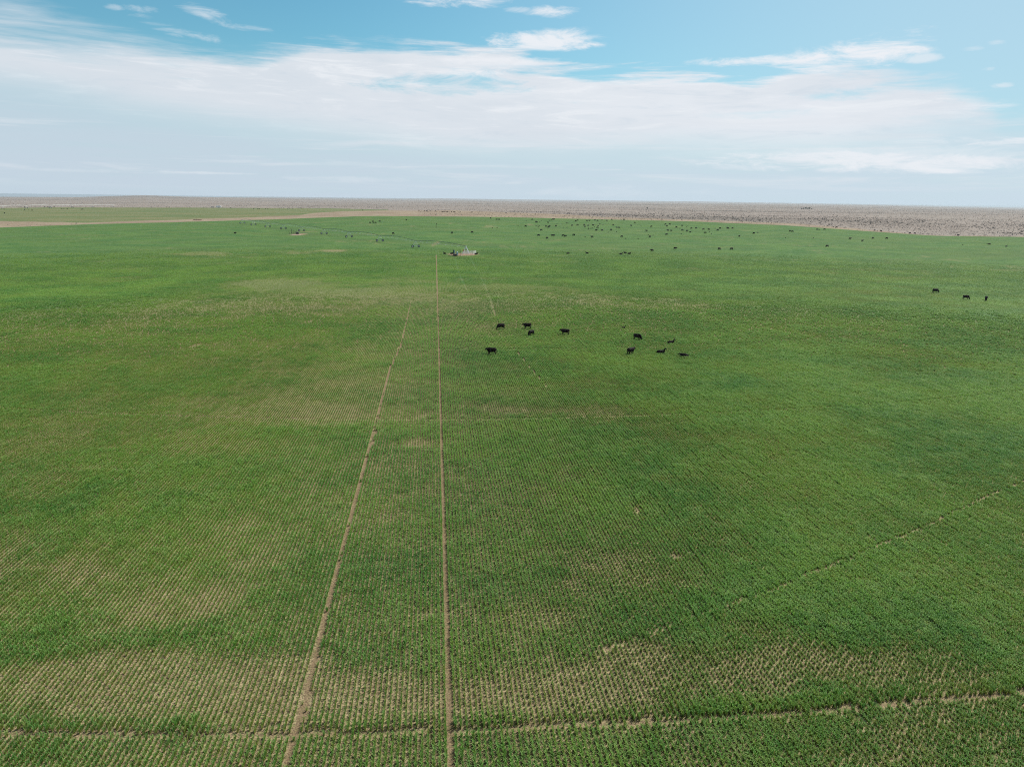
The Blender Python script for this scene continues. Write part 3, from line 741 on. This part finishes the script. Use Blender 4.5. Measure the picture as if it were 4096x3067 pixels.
herd(2100, [(1775, 437), (1828, 433), (1793, 458), (1787, 567), (1805, 516), (1847, 519), (1912, 473), (1957, 488, 's'), (1975, 556, 's'), (1985, 455), (1988, 510), (2038, 467, 's'), (2055, 460, 's'), (2048, 520), (2088, 532, 'l'), (2102, 488), (2163, 484)],
     'tiny black animal in the cluster forming the right third of the far herd', 'cattle in the right third of the far herd')
herd(2800, [(42, 501), (110, 504), (65, 545), (118, 533, 's'), (143, 556, 's'), (195, 486, 's'), (252, 487), (222, 511), (343, 481), (355, 488), (410, 486)],
     'tiny black animal at the right-hand tail of the big far herd', 'cattle at the right tail of the far herd')
herd(2100, [(172, 576, 'n', 'black cow, leftmost of the spaced-out row in front of the far herd'), (278, 612, 'n', 'black cow standing nearest in the spaced-out row in front of the far herd'),
            (345, 578, 'n', 'black cow, left one of an overlapping pair in front of the far herd'), (362, 579, 'n', 'black cow, right one of an overlapping pair in front of the far herd'),
            (482, 580, 'n', 'black cow standing just left of another cow, middle of the front row'), (512, 587, 'n', 'black cow standing just right of another cow, middle of the front row'),
            (615, 572, 'n', 'black cow standing alone between a close pair and a tiny calf'), (760, 598, 's', 'tiny calf lying left of a broad standing cow in front of the far herd'),
            (847, 598, 'n', 'broad black cow standing alone in front of the crowded herd middle'), (1223, 593, 'n', 'black cow standing behind a tiny lying calf, right of centre field'),
            (1272, 616, 's', 'tiny black calf lying just right of a small standing cow'), (1430, 616, 's', 'tiny black calf lying alone in open grass before the far herd'),
            (1578, 593, 'n', 'black cow grazing in front of two specks of calves right of centre'),
            (1603, 772, 'n', 'black cow grazing well in front of the far herd, largest at mid distance'), (1898, 746, 'n', 'black cow seen end-on standing right of the grazing mid-distance cow'),
            (542, 804, 'l', 'black animal lying flat, leftmost of the five resting on the middle grass'), (785, 802, 'l', 'black animal lying stretched, second of the five resting on the middle grass'),
            (1212, 811, 'l', 'black animal lying lowest in the trio resting on the middle grass'), (1266, 796, 'l', 'black animal lying at the back of the trio resting on the middle grass'),
            (1317, 807, 'l', 'black animal lying at the right of the trio resting on the middle grass')], None, None, 9)
herd(2800, [(242, 752, 'n', 'black cow standing, left one of the side-by-side pair on the middle grass'), (398, 751, 'n', 'black cow standing, right one of the side-by-side pair on the middle grass'),
            (497, 586, 'n', 'black cow alone below the right tail of the far herd'), (680, 550, 'n', 'black cow beside an upright dark calf right of the far herd'), (730, 543, 't', 'small dark calf upright just right of a black cow'),
            (1135, 521, 'n', 'black cow, left one of the close pair below the curved field edge'), (1167, 527, 'n', 'black cow, right one of the close pair below the curved field edge'),
            (1080, 605, 's', 'tiny dark calf lying alone left of centre in the right part of the field'), (1434, 609, 's', 'tiny dark calf lying alone below the right field edge'),
            (1482, 502, 'n', 'black cow, left one of three strung along the right field edge'), (1512, 504, 't', 'small black calf in the middle of three strung along the right field edge'),
            (1572, 499, 'n', 'black cow, right one of three strung along the right field edge'), (1606, 715, 'n', 'black cow seen end-on standing alone in open grass at the right'),
            (1896, 620, 'n', 'black cow standing side-on left of a small end-on cow near the right edge'), (2052, 647, 'n', 'black cow seen end-on below two side-on cows near the right edge'),
            (2184, 611, 'n', 'small black cow between an end-on cow and a long side-on cow, right')], None, None, 8)
herd(3396, [(475, 617, 'n', 'long black cow standing side-on, rightmost of the four near the right field edge'), (1435, 697, 's', 'tiny dark calf lying alone on open grass far right'),
            (1745, 683, 's', 'tiny dark calf lying left of a flat resting animal far right'), (1775, 686, 'l', 'black animal lying flat on open grass at the far right'),
            (1987, 714, 'l', 'black animal lying flat closest to the right border of the picture')], None, None)
herd(3396, [(322, 513), (402, 522), (357, 521, 's'), (767, 546), (830, 551), (1378, 576)], 'tiny dark animal standing on the tan scrub along the right field edge', 'cattle on the scrub beyond the right field edge')
for px, py, s in ((2800 + 1725 / 3.16, 760 + 482 / 3.16, 1.1), (2800 + 1685 / 3.16, 760 + 476 / 3.16, .7)):
    cow(px, py, 'stand', 10, 'reddish brown %s on the pale dirt at the right field edge' % ('cow' if s > 1 else 'calf'), None, s, True, name='cow' if s > 1 else 'calf', cat='cow' if s > 1 else 'calf')
herd(1400, [(255, 417, 'n'), (290, 402, 'n'), (322, 418, 'n'), (295, 421, 't'), (376, 399, 'n')], 'tiny black animal in the small cluster beyond the irrigation spans, left of centre', 'cattle in the small cluster left of centre')
herd(1400, [(714, 381, 'n', 'black cow alone at the back of the field, above the middle of the pipe'), (547, 554, 'n', 'black cow standing alone just above the second span of the irrigation pipe'),
            (1290, 547, 'n', 'black cow side-on alone above the last span of the irrigation pipe'), (1543, 538, 'n', 'small black cow alone to the right above the pivot tower'),
            (1735, 359, 's', 'tiny calf lying left of a cow at the back field edge'), (1777, 358, 'n', 'black cow standing at the back field edge right of a tiny calf'),
            (1855, 376, 'n', 'black cow, left one of a pair near the pale patch at the back edge'), (1885, 376, 'n', 'black cow, right one of a pair near the pale patch at the back edge'),
            (1798, 481, 's', 'tiny calf lying below the pale patch at the back of the field, left one'), (1860, 479, 's', 'tiny calf lying below the pale patch at the back of the field, right one'),
            (2125, 458, 's', 'tiny calf just left of the far herd'), 
            (1198, 806, 'l', 'black cow lying at the left end of the bare ground by the pivot'), (1285, 806, 'l', 'black cow lying beside the tall dark pump column'),
            (1595, 812, 'l', 'black cow lying at the right end of the bare ground by the pivot')], None, None)
herd(1400, [(872, 261), (942, 263), (965, 264), (975, 265), (1013, 267), (1080, 265)], 'tiny black animal on the rangeland ridge line behind the field, above the middle', 'cattle on the rangeland ridge')
herd(1400, [(1165, 276), (1178, 276), (1198, 275), (1225, 277), (1237, 277), (1285, 277), (1312, 277), (1325, 277), (1392, 280), (1540, 282), (160, 256)],
     'tiny dark speck of an animal on the tan rangeland strung out behind the pivot', 'cattle strung along the tan rangeland')
herd(700, [(760, 551, 'n', 'black cow standing alone left of the far irrigation towers')], None, None)
herd(700, [(996, 239), (1046, 237), (1067, 238), (1102, 237, 's'), (1145, 235), (1173, 235)], 'tiny black animal in the left half of the row along the faded far field', 'cattle row on the far field, left half')
herd(700, [(1325, 229), (1342, 229), (1372, 230), (1423, 233), (1447, 232), (1487, 233), (1560, 229), (1580, 229), (1598, 230), (1620, 231)], 'tiny black animal in the right half of the row along the faded far field', 'cattle row on the far field, right half')
herd(700, [(385, 219, 't', 'tiny dark calf left of the parked truck'), (703, 223, 'n', 'tiny dark cow right of the white camper trailer')], None, None)
herd(0, [(58, 294, 'n', 'black cow alone nearest on the far left field'), (1030, 245, 'n', 'black cow, left one of a touching pair on the far left field'), (1048, 243, 'n', 'black cow, right one of a touching pair on the far left field')], None, None)
herd(0, [(312, 250), (363, 250, 't'), (408, 257)], 'tiny black animal in the trio under the first tower of the distant irrigation line', 'trio of cattle at far left')
herd(0, [(780, 236), (810, 236), (850, 237)], 'tiny black animal in the trio between the distant irrigation towers', 'trio of cattle between the distant towers')
herd(0, [(566, 214), (603, 214), (622, 214), (640, 215), (687, 214), (310, 215, 't'), (455, 216, 't')], 'tiny black animal in the row behind, under the distant irrigation line', 'cattle under the distant irrigation line')
herd(0, [(2010, 218, 't'), (2108, 217), (2140, 217)], 'tiny black animal left of the parked truck on the far field edge', 'cattle left of the parked truck')

# ------------------------------------------------------------------ shape helpers for built things
class MB:
    def __init__(s): s.bm = bmesh.new()
    def tube(s, a, b, r, n=8, r2=None):
        a = Vector(a); b = Vector(b); d = b - a
        q = d.to_track_quat('Z', 'Y').to_matrix().to_4x4()
        bmesh.ops.create_cone(s.bm, cap_ends=True, segments=n, radius1=r, radius2=r if r2 is None else r2, depth=d.length, matrix=Matrix.Translation((a + b) / 2) @ q)
        return s
    def box(s, c, size, rz=0):
        bmesh.ops.create_cube(s.bm, size=1.0, matrix=Matrix.Translation(c) @ Matrix.Rotation(rz, 4, 'Z') @ Matrix.Diagonal((*size, 1)))
        return s
    def poly(s, pts):
        s.bm.faces.new([s.bm.verts.new(p) for p in pts]); return s
    def build(s, name, mat, parent=None, loc=(0, 0, 0), rz=0, bevel=0):
        if bevel:
            bmesh.ops.bevel(s.bm, geom=list(s.bm.edges), offset=bevel, segments=2, affect='EDGES')
        me = bpy.data.meshes.new(name); s.bm.to_mesh(me); s.bm.free()
        return put(name, me, mat, parent, loc, rz)

def drive_wheel(parent, x, y, ang, r=.72):
    """one wheel: tyre with lugs and a rim, axle along the span direction"""
    ax = Vector((math.cos(ang), math.sin(ang), 0))
    c = Vector((x, y, r)); m = MB()
    ty = m.tube(c - ax * .19, c + ax * .19, r, 22)
    side = Vector((-ax.y, ax.x, 0))
    for k in range(14):
        a = k * 2 * math.pi / 14; p = c + side * math.cos(a) * r + Vector((0, 0, 1)) * math.sin(a) * r
        m.tube(p - ax * .17, p + ax * .17, .05, 4)
    t = m.build('wheel', M_tire, parent)
    MB().tube(c - ax * .205, c + ax * .205, r * .5, 16).build('rim', M_galv, t)
def irrigation(cx, cy, towers, label, pipe_mat, sag=1.0, top=3.7, overhang=6.0, pivot=True, group=None, pipe_r=.12):
    base = height(cx, cy)
    root = empty('irrigation_machine', (cx, cy, float(base)))
    tag(root, label, 'irrigation machine', group)
    L = lambda x, y, z: (x - cx, y - cy, z - float(base))
    pts = [(cx, cy, float(base) + top + .25)] + [(x, y, float(height(x, y)) + top) for x, y in towers]
    if pivot:
        # pyramid of four splayed legs, riser pipe, elbow and control cabinet
        pt = MB(); w = 1.75; hh = top - .1
        cs = [(w, w), (-w, w), (-w, -w), (w, -w)]
        for a, b in cs: pt.tube((a, b, 0), (a * .09, b * .09, hh), .125, 8)
        for f in (.24, .48, .74):
            k = 1 - f * .91
            for i in range(4):
                a, b = cs[i], cs[(i + 1) % 4]; pt.tube((a[0] * k, a[1] * k, hh * f), (b[0] * k, b[1] * k, hh * f), .045, 5)
        for i in range(4):
            a, b = cs[i], cs[(i + 1) % 4]; k0, k1 = 1 - .24 * .91, 1 - .48 * .91
            pt.tube((a[0] * k0, a[1] * k0, hh * .24), (b[0] * k1, b[1] * k1, hh * .48), .035, 5)
        pt.build('pivot_tower', M_galv, root)
        rp = MB(); rp.tube((0, 0, 0), (0, 0, top + .25), .13, 10); rp.build('riser_pipe', M_pipe, root)
        el = MB(); el.tube((0, 0, top), (0, 0, top + .45), .2, 10); el.build('swivel', M_galv, root)
        cb = MB(); cb.box((-1.15, -.9, 1.75), (.55, .35, 1.0)); cb.build('control_box', M_orange, root, bevel=.02)
    n = 14
    for i in range(len(pts) - 1):
        a = Vector(L(*pts[i])); b = Vector(L(*pts[i + 1])); d = b - a; ln = d.length; u = d.normalized(); sd = Vector((-u.y, u.x, 0)).normalized()
        pp = MB(); q = [a.lerp(b, k / n) + Vector((0, 0, sag * 4 * (k / n) * (1 - k / n) * .95)) for k in range(n + 1)]
        for k in range(n): pp.tube(q[k], q[k + 1], pipe_r, 8)
        span = pp.build('pipe', pipe_mat, root)
        tr = MB(); m = 7
        lows = []
        for k in range(1, m + 1):
            f = k / (m + 1); c = a.lerp(b, f) + Vector((0, 0, sag * 3.8 * f * (1 - f)))
            dp = 1.15 * (1 - abs(2 * f - 1) ** 2.2) + .25
            l1 = c + sd * .62 - Vector((0, 0, dp)); l2 = c - sd * .62 - Vector((0, 0, dp)); lows.append((l1, l2))
            tr.tube(c, l1, .028, 5); tr.tube(c, l2, .028, 5); tr.tube(l1, l2, .028, 5)
        ch = [(a, a)] + lows + [(b, b)]
        for (p1, p2), (r1, r2) in zip(ch[:-1], ch[1:]): tr.tube(p1, r1, .018, 5); tr.tube(p2, r2, .018, 5)
        tr.build('truss', M_galv, span)
        dr = MB(); nd = 10
        for k in range(nd):
            f = (k + .5) / nd; c = a.lerp(b, f) + Vector((0, 0, sag * 3.8 * f * (1 - f) - .05))
            dr.tube(c, c - Vector((0, 0, 1.45)), .018, 5); dr.tube(c - Vector((0, 0, 1.45)), c - Vector((0, 0, 1.62)), .06, 6, .03)
        dr.build('sprinkler_drops', M_galv, span)
        # drive tower at b
        g = Vector((b.x, b.y, b.z - top)); ang = math.atan2(u.y, u.x)
        tw = empty('drive_tower', g); tw.parent = root
        s2 = sd * 2.05; ft = MB()
        T0 = Vector((0, 0, top))
        for sg in (-1, 1):
            foot = s2 * sg + Vector((0, 0, .85))
            ft.tube(T0 + u * .25, foot, .055, 6); ft.tube(T0 - u * .25, foot, .055, 6)
        ft.tube(s2 + Vector((0, 0, .85)), -s2 + Vector((0, 0, .85)), .085, 6)
        ft.tube(T0.lerp(s2 + Vector((0, 0, .85)), .55), T0.lerp(-s2 + Vector((0, 0, .85)), .55), .04, 5)
        ft.build('tower_frame', M_galv, tw)
        for sg in (-1, 1): drive_wheel(tw, (s2 * sg).x, (s2 * sg).y, ang + R(0))
    if overhang:
        a = Vector(L(*pts[-1])); b = Vector(L(*pts[-1])) + (Vector(L(*pts[-1])) - Vector(L(*pts[-2]))).normalized() * overhang
        e = MB(); e.tube(a, b, pipe_r * .8, 8); e.tube(a + Vector((0, 0, .9)), b, .02, 5); e.tube(a, a + Vector((0, 0, .9)), .03, 5); e.build('end_boom', pipe_mat, root)
    return root
PX, PY, _ = hit(1864, 1016)
tpx = [(1663, 994), (1520, 974), (1397, 960), (1297, 944), (1207, 933), (1134, 917), (1071, 912), (1014, 899), (969, 884)]
tow = []
for (tx, ty) in tpx:
    h1 = hit(tx, ty); tow.append((h1[0], h1[1]))
# put the towers on one straight line from the pivot at the same bearings as seen
ux, uy = -math.sin(R(35.8)), math.cos(R(35.8))
tow2 = []
for (tx, ty) in tpx:
    v = ray(tx, ty); r_ = v[0] / v[1]
    # PX + ux t = r (PY + uy t)
    t = (r_ * PY - PX) / (ux - r_ * uy); tow2.append((PX + ux * t, PY + uy * t))
irrigation(PX, PY, tow2, 'long centre-pivot irrigation machine on wheeled towers crossing the green field', M_pipe, sag=1.1, pipe_r=.115)
v = [(-140, 822), (10, 824), (104, 827), (201, 827), (289, 828), (372, 829), (452, 831)]
tw3 = []
for k, (tx, ty) in enumerate(v):
    D = 1370 + 42 * k; w = ray(tx, ty); hh = math.hypot(w[0], w[1]); tw3.append((w[0] / hh * D, w[1] / hh * D))
irrigation(tw3[0][0], tw3[0][1], tw3[1:], 'pale distant irrigation line on the rangeland edge at the far left', M_white, sag=.9, top=4.4, overhang=5, pivot=False, pipe_r=.24)  # pipe coloured white to imitate its glint in the sun

# ------------------------------------------------------------------ pump sites
def site_xy(px, py): return hit(px, py)
def panel_fence(p0, p1, label, mat=M_white, h=1.5, rails=5):
    x0, y0, z0 = p0; x1, y1, z1 = p1
    L = math.hypot(x1 - x0, y1 - y0); n = max(2, round(L / 2.4)) + 1
    r = empty('pipe_fence', (x0, y0, z0), math.atan2(y1 - y0, x1 - x0)); tag(r, label, 'fence')
    for k in range(n):
        x = L * k / (n - 1); MB().tube((x, 0, 0), (x, 0, h + .08), .045, 6).build('post', mat, r)
    for k in range(rails):
        z = .3 + k * (h - .3) / (rails - 1); MB().tube((0, 0, z), (L, 0, z), .045, 6).build('rail', mat, r)
    return r
a = hit(1846, 1020); b = hit(1893, 1017); c = hit(1904, 1013); d = hit(1850, 1012)
c = (c[0], PY + 4.5, a[2]); d = (a[0] + .3, PY + 4.2, a[2])
a = (a[0], PY - 4.2, float(height(a[0], PY - 4))); b = (b[0], PY - 3.6, float(height(b[0], PY - 4)))
panel_fence(a, b, 'white pipe panel fence in front of the pivot tower', M_white)
panel_fence(b, c, 'white pipe panel fence closing the right side of the pivot enclosure', M_white)
panel_fence((d[0], d[1], float(height(d[0], d[1]))), (c[0] - .2, c[1] - .1, float(height(c[0], c[1]))), 'white pipe panel fence behind the pivot tower', M_white)
# corral frame of rusty pipe round the pump
e0 = hit(1797, 1025); e1 = hit(1842, 1025)
panel_fence((e0[0], e0[1], e0[2]), (e1[0], e0[1] + .2, e1[2]), 'low rusty pipe rail along the front of the bare pump pad', M_rust, .9, 2)
# dark pump column
x, y, z = hit(1815, 1023)
r = empty('pump_column', (x, y, z)); tag(r, 'tall dark green pump column at the left of the pivot enclosure', 'pump')
m = MB(); m.tube((0, 0, 0), (0, 0, .5), .55, 14); m.tube((0, 0, .5), (0, 0, 1.0), .30, 12); m.build('discharge_head', M_green, r)
m = MB(); m.tube((0, 0, 1.0), (0, 0, 2.7), .34, 14); m.tube((0, 0, 2.7), (0, 0, 3.0), .34, 14, .18); m.build('motor', M_green, r)
m = MB(); m.box((.43, -.05, 1.9), (.16, .5, 1.6)); m.build('side_box', M_blue, r, bevel=.01)  # pale box up the right side of the column
x, y, z = hit(1829, 1023)
r = empty('filter_tank', (x, y, z)); tag(r, 'pale blue upright tank between the pump column and the white fence', 'tank')
m = MB(); m.tube((0, 0, .25), (0, 0, 1.9), .42, 16); m.tube((0, 0, 1.9), (0, 0, 2.2), .42, 16, .12); m.build('shell', M_blue, r)
for aa_ in range(3):
    t = aa_ * 2.094; MB().tube((.34 * math.cos(t), .34 * math.sin(t), 0), (.34 * math.cos(t), .34 * math.sin(t), .3), .05, 6).build('leg', M_post, r)
m = MB(); m.tube((.1, 0, .5), (-1.6, -.2, .45), .11, 8); m.tube((-1.6, -.2, .45), (-1.6, -.2, .0), .11, 8); m.build('feed_pipe', M_pipe, r)
x, y, z = hit(1822, 1025)
r = empty('engine', (x, y, z)); tag(r, 'dark engine block on skids between the pump column and the blue tank', 'engine')
MB().box((0, 0, .75), (1.5, .7, .8)).build('block', M_char, r, bevel=.05)
MB().box((-.9, 0, .8), (.15, .75, .9)).build('radiator', M_rust, r, bevel=.02)
m = MB(); m.tube((.3, .1, 1.1), (.3, .1, 1.75), .05, 8); m.build('exhaust', M_rust, r)
m = MB(); m.box((0, -.32, .15), (2.0, .12, .25)); m.box((0, .32, .15), (2.0, .12, .25)); m.build('skid', M_rust, r)
for i, (ppx, ppy, hh, lb) in enumerate([(1842, 1024, 2.9, 'tall thin dark post at the left corner of the white fence'), (1836, 1015, 2.5, 'thin dark post standing behind the blue tank'), (1807, 1022, 1.4, 'short dark post left of the tall pump column')]):
    x, y, z = hit(ppx, ppy); m = MB(); m.tube((0, 0, -.2), (0, 0, hh), .07, 7); m.tube((0, 0, hh), (0, 0, hh + .04), .09, 7); tag(m.build('post', M_post, None, (x, y, z)), lb, 'post')
x, y, z = hit(1745, 912)
m = MB(); m.tube((0, 0, -.2), (0, 0, 3.6), .11, 8); m.box((.25, 0, 3.3), (.7, .16, .7)); tag(m.build('marker_post', M_post, None, (x, y, z)), 'lone dark marker post on the far green field behind the pipe', 'post')
# second well site further back
cx0 = 1168; sites = [(1166.5, 935, 3.4, .16), (1176, 936, 2.2, .11), (1182, 936, 1.9, .11), (1157, 937, 2.0, .08), (1188, 934, 2.3, .09), (1160, 936, 1.6, .08)]
labs = ['tallest dark post at the second well site', 'dark post right of the tallest one at the second well site', 'third dark post from the left pair at the second well site', 'faint thin post left of the second well site',
        'thin post beside the tank at the second well site', 'thin post between the faint and the tallest at the second well site']
for (ppx, ppy, hh, rr), lb in zip(sites, labs):
    x, y, z = hit(ppx, ppy); m = MB(); m.tube((0, 0, -.2), (0, 0, hh), rr, 8); m.tube((0, 0, hh), (0, 0, hh + .05), rr * 1.25, 8); tag(m.build('post', M_post, None, (x, y, z)), lb, 'post')
x, y, z = hit(1190, 937)
r = empty('water_tank', (x, y, z)); tag(r, 'round dark tank on the pale pad at the second well site', 'tank')
MB().tube((0, 0, .05), (0, 0, 1.5), 1.0, 20).build('shell', M_char, r)
MB().tube((0, 0, 1.5), (0, 0, 1.75), 1.0, 20, .3).build('lid', M_pipe, r)
p0 = hit(1168, 937); p1 = hit(1184, 937)
panel_fence(p0, (p1[0], p0[1] + .3, p1[2]), 'dark pipe fence joining the posts at the second well site', M_post, 1.2, 3)
p0 = hit(1166, 940); p1 = hit(1206, 942)
m = MB(); m.box(((p0[0] + p1[0]) / 2, p0[1], p0[2] + .06), (p1[0] - p0[0], 2.2, .22)); tag(m.build('concrete_pad', principled('pale_concrete', (.62, .50, .44), .9), bevel=.04), 'pale concrete pad in front of the second well site', 'concrete pad')
# feed trough at the field edge
x, y, z = hit(790, 882)
r = empty('feed_trough', (x, y, z), R(6)); tag(r, 'long low dark brown feed trough on the tan strip at the left', 'feed trough')
LN = 8.5
m = MB(); m.box((0, -.42, .62), (LN, .06, .55)); m.box((0, .42, .62), (LN, .06, .55)); m.box((0, 0, .38), (LN, .8, .06)); m.box((-LN / 2, 0, .62), (.06, .8, .55)); m.box((LN / 2, 0, .62), (.06, .8, .55)); m.build('trough', M_rust, r)
for xx in (-3.6, -1.2, 1.2, 3.6):
    MB().box((xx, 0, .17), (.12, .9, .35)).build('leg', M_rust, r)

# ------------------------------------------------------------------ vehicles at the far field edge
def wheel(parent, x, y, r=.4, w=.28):
    t = MB().tube((x, y - w / 2, r), (x, y + w / 2, r), r, 18).build('wheel', M_tire, parent)
    MB().tube((x, y - w / 2 - .01, r), (x, y + w / 2 + .01, r), r * .55, 14).build('rim', M_galv, t)
def profile(m, pts, y0, y1):
    a = [m.bm.verts.new((p[0], y0, p[1])) for p in pts]; b = [m.bm.verts.new((p[0], y1, p[1])) for p in pts]; n = len(pts)
    m.bm.faces.new(a[::-1]); m.bm.faces.new(b)
    for i in range(n): m.bm.faces.new((a[i], a[(i + 1) % n], b[(i + 1) % n], b[i]))
    return m
x, y, z = hit(849, 831)
r = empty('pickup_truck', (x, y, z), R(-25)); tag(r, 'dark pickup truck with a pale bed parked by the white camper trailer', 'truck')
r.scale = (1.25, 1.25, 1.25)
m = MB(); profile(m, [(-.4, .55), (-.4, 1.85), (.9, 1.9), (1.6, 1.25), (2.8, 1.15), (2.9, .55)], -.98, .98); m.build('cab', M_char, r)
m = MB(); profile(m, [(-2.9, .6), (-2.9, 1.3), (-.42, 1.3), (-.42, .6)], -.98, .98); m.build('bed', M_white, r)
m = MB(); m.box((.25, 0, 1.55), (.95, 1.99, .42)); m.build('side_window', M_glass, r)
for sx in (-1.9, 1.9):
    for sy in (-.86, .86): wheel(r, sx, sy)
for sy in (-.7, .7): MB().box((2.9, sy, .95), (.06, .3, .2)).build('headlight', M_white, r)
x, y, z = hit(875, 831)
r = empty('camper_trailer', (x, y, z), R(4)); tag(r, 'white camper trailer parked right of the dark truck on the far field edge', 'trailer')
r.scale = (1.2, 1.2, 1.2)
m = MB(); profile(m, [(-4.0, .6), (-4.1, 2.6), (-3.8, 3.1), (3.2, 3.1), (4.2, 2.3), (4.0, .9), (3.6, .6)], -1.2, 1.2); m.build('body', M_white, r)
for xx in (-2.6, .2, 2.2): MB().box((xx, -1.21, 2.1), (1.0, .04, .6)).build('window', M_glass, r)
MB().box((-1.1, -1.21, 1.6), (.7, .05, 1.8)).build('door', M_galv, r)
for sx in (-.6, .4):
    for sy in (-1.05, 1.05): wheel(r, sx, sy, .38)
m = MB(); m.tube((4.0, .5, .6), (5.2, 0, .6), .06, 6); m.tube((4.0, -.5, .6), (5.2, 0, .6), .06, 6); m.tube((5.0, 0, 0), (5.0, 0, .7), .05, 6); m.build('hitch', M_char, r)

# ------------------------------------------------------------------ far trees on the rangeland
def leaf_cloud(name, mat, n, rx, rz, zc, size, seed, parent=None, clumps=9):
    g = np.random.default_rng(seed); V = []; Fc = []
    cs = [(g.normal(0, .5) * rx, g.normal(0, .5) * rx, zc + g.normal(0, .45) * rz, g.uniform(.35, .7)) for _ in range(clumps)]
    for k in range(n):
        cx, cy, cz, cr = cs[g.integers(0, clumps)]
        u = g.normal(size=3); u /= np.linalg.norm(u); rr = cr * g.uniform(.5, 1.0) ** .5
        p = np.array([cx, cy, cz]) + u * rr * np.array([rx * .8, rx * .8, rz * .8])
        a = g.normal(size=3); a /= np.linalg.norm(a); b = np.cross(a, g.normal(size=3)); b /= np.linalg.norm(b)
        s = size * g.uniform(.6, 1.4); i = len(V)
        V += [p - a * s, p + b * s * .6, p + a * s, p - b * s * .6]; Fc.append((i, i + 1, i + 2, i + 3))
    me = mesh_np(name, np.array(V), Fc)
    me.materials.append(mat)
    return me
trees = [(3206, 838, 5.5, 'small pale tree, leftmost of the tree row on the far rangeland at the right'), (3214, 838, 6.5, 'bluish round tree second from the left in the far rangeland row'),
         (3222, 838.5, 9.5, 'tallest dark tree in the far rangeland row'), (3229, 838.5, 7.0, 'dark tree just right of the tallest in the far rangeland row'),
         (3237, 838.5, 8.0, 'dark tree standing slightly apart at the right of the far rangeland row'), (3245, 838.5, 5.0, 'low bushy tree at the right end of the far rangeland row'), (2588, 836, 6.0, 'small dark tree alone on the far rangeland above the herd')]
for i, (tx, ty, hh, lb) in enumerate(trees):
    x, y, z = hit(tx, ty)
    r = empty('tree', (x, y, z - .3)); tag(r, lb, 'tree', None)
    m = MB(); m.tube((0, 0, 0), (.1, 0, hh * .35), hh * .04, 8, hh * .028); m.tube((.1, 0, hh * .33), (hh * .15, .1, hh * .62), hh * .025, 6, hh * .012); m.tube((.1, 0, hh * .33), (-hh * .14, .1, hh * .6), hh * .022, 6, hh * .01); m.tube((.1, 0, hh * .33), (.05, -.2, hh * .75), hh * .022, 6, hh * .01)
    m.build('trunk', M_bark, r)
    put('crown', leaf_cloud('crown', M_leaf, 900, hh * .42, hh * .34, hh * .62, hh * .05, 500 + i), None, r)

# ------------------------------------------------------------------ rangeland scrub
def build_scrub():
    n = 420000
    a = np.radians(rng.uniform(-42, 42, n)); d = np.exp(rng.uniform(math.log(480), math.log(9000), n))
    x = np.sin(a) * d; y = np.cos(a) * d
    rd = np.hypot(x - PC[0], y - PC[1]); aa = np.degrees(a)
    pxs = [0, 350, 600, 900, 1200, 1400, 1550]; so = [884, 888, 874, 869, 858, 845, 842]; go = [832, 830, 831, 832, 833, 836, 839]
    az_c, gd = [], []
    for p, g in zip(pxs, go):
        gx, gy, _ = hit(p, g); az_c.append(math.degrees(math.atan2(gx, gy))); gd.append(math.hypot(gx, gy))
    gl = np.interp(aa, az_c, gd)
    infield = (aa < -7.5) & (d < gl)
    edge = infield & (aa < -25) & (d < 800)
    dens = .22 + .65 * sstep(fbm(x / 70, y / 70, 201), .35, .65) * sstep(fbm(x / 500, y / 500, 211), .25, .6)
    dens = dens * np.where(infield, np.where(edge, .3, .0), 1.0) * np.where(aa > 8, 1.25, .75)
    strip = d < np.interp(aa, *STRIP) * rng.uniform(.96, 1.1, n)
    dens = dens * np.where(strip, .30, 1)
    keep = (rd > FIELD_R + 6) & (rng.random(n) < dens)
    x, y, d = x[keep], y[keep], d[keep]; m = len(x)
    z = height(x, y) - .05
    s = rng.lognormal(-1.0, .42, m) * (1 + .8 * sstep(d, 1500, 6000))
    sc = np.stack([s, s, s * rng.uniform(.7, 1.1, m)], -1); ro = np.zeros((m, 3)); ro[:, 2] = rng.uniform(0, 6.28, m)
    protos = [proto(leaf_cloud('sage_leaves', M_scrub, 60, .95, .42, .42, .26, 700 + k, clumps=5)) for k in range(4)]
    o = instancer('sagebrush', np.stack([x, y, z], -1), sc, ro, np.zeros(m), rng.integers(0, 4, m), protos)
    print('scrub', m)
    tag(o, 'grey sagebrush dotted over the dry rangeland beyond the field', 'sagebrush', kind='stuff')
build_scrub()
build_crop()

# ------------------------------------------------------------------ air
HAZE = True
if HAZE:
    zlo, zhi = -420.0, 29.5
    m = MB(); m.box((0, 0, (zlo + zhi) / 2), (180000, 180000, zhi - zlo))
    mat = bpy.data.materials.new('air'); mat.use_nodes = True
    N = NT(mat.node_tree); o = N.n('ShaderNodeOutputMaterial'); v = N.n('ShaderNodeVolumePrincipled')
    v.inputs['Color'].default_value = (.80, .92, 1.0, 1); v.inputs['Density'].default_value = 4.8e-5; v.inputs['Anisotropy'].default_value = 0.2
    N.link(v.outputs[0], o.inputs['Volume'])
    hz = m.build('haze', mat); tag(hz, kind='stuff'); hz['label'] = 'thin pale haze over the distant rangeland'; hz['category'] = 'haze'
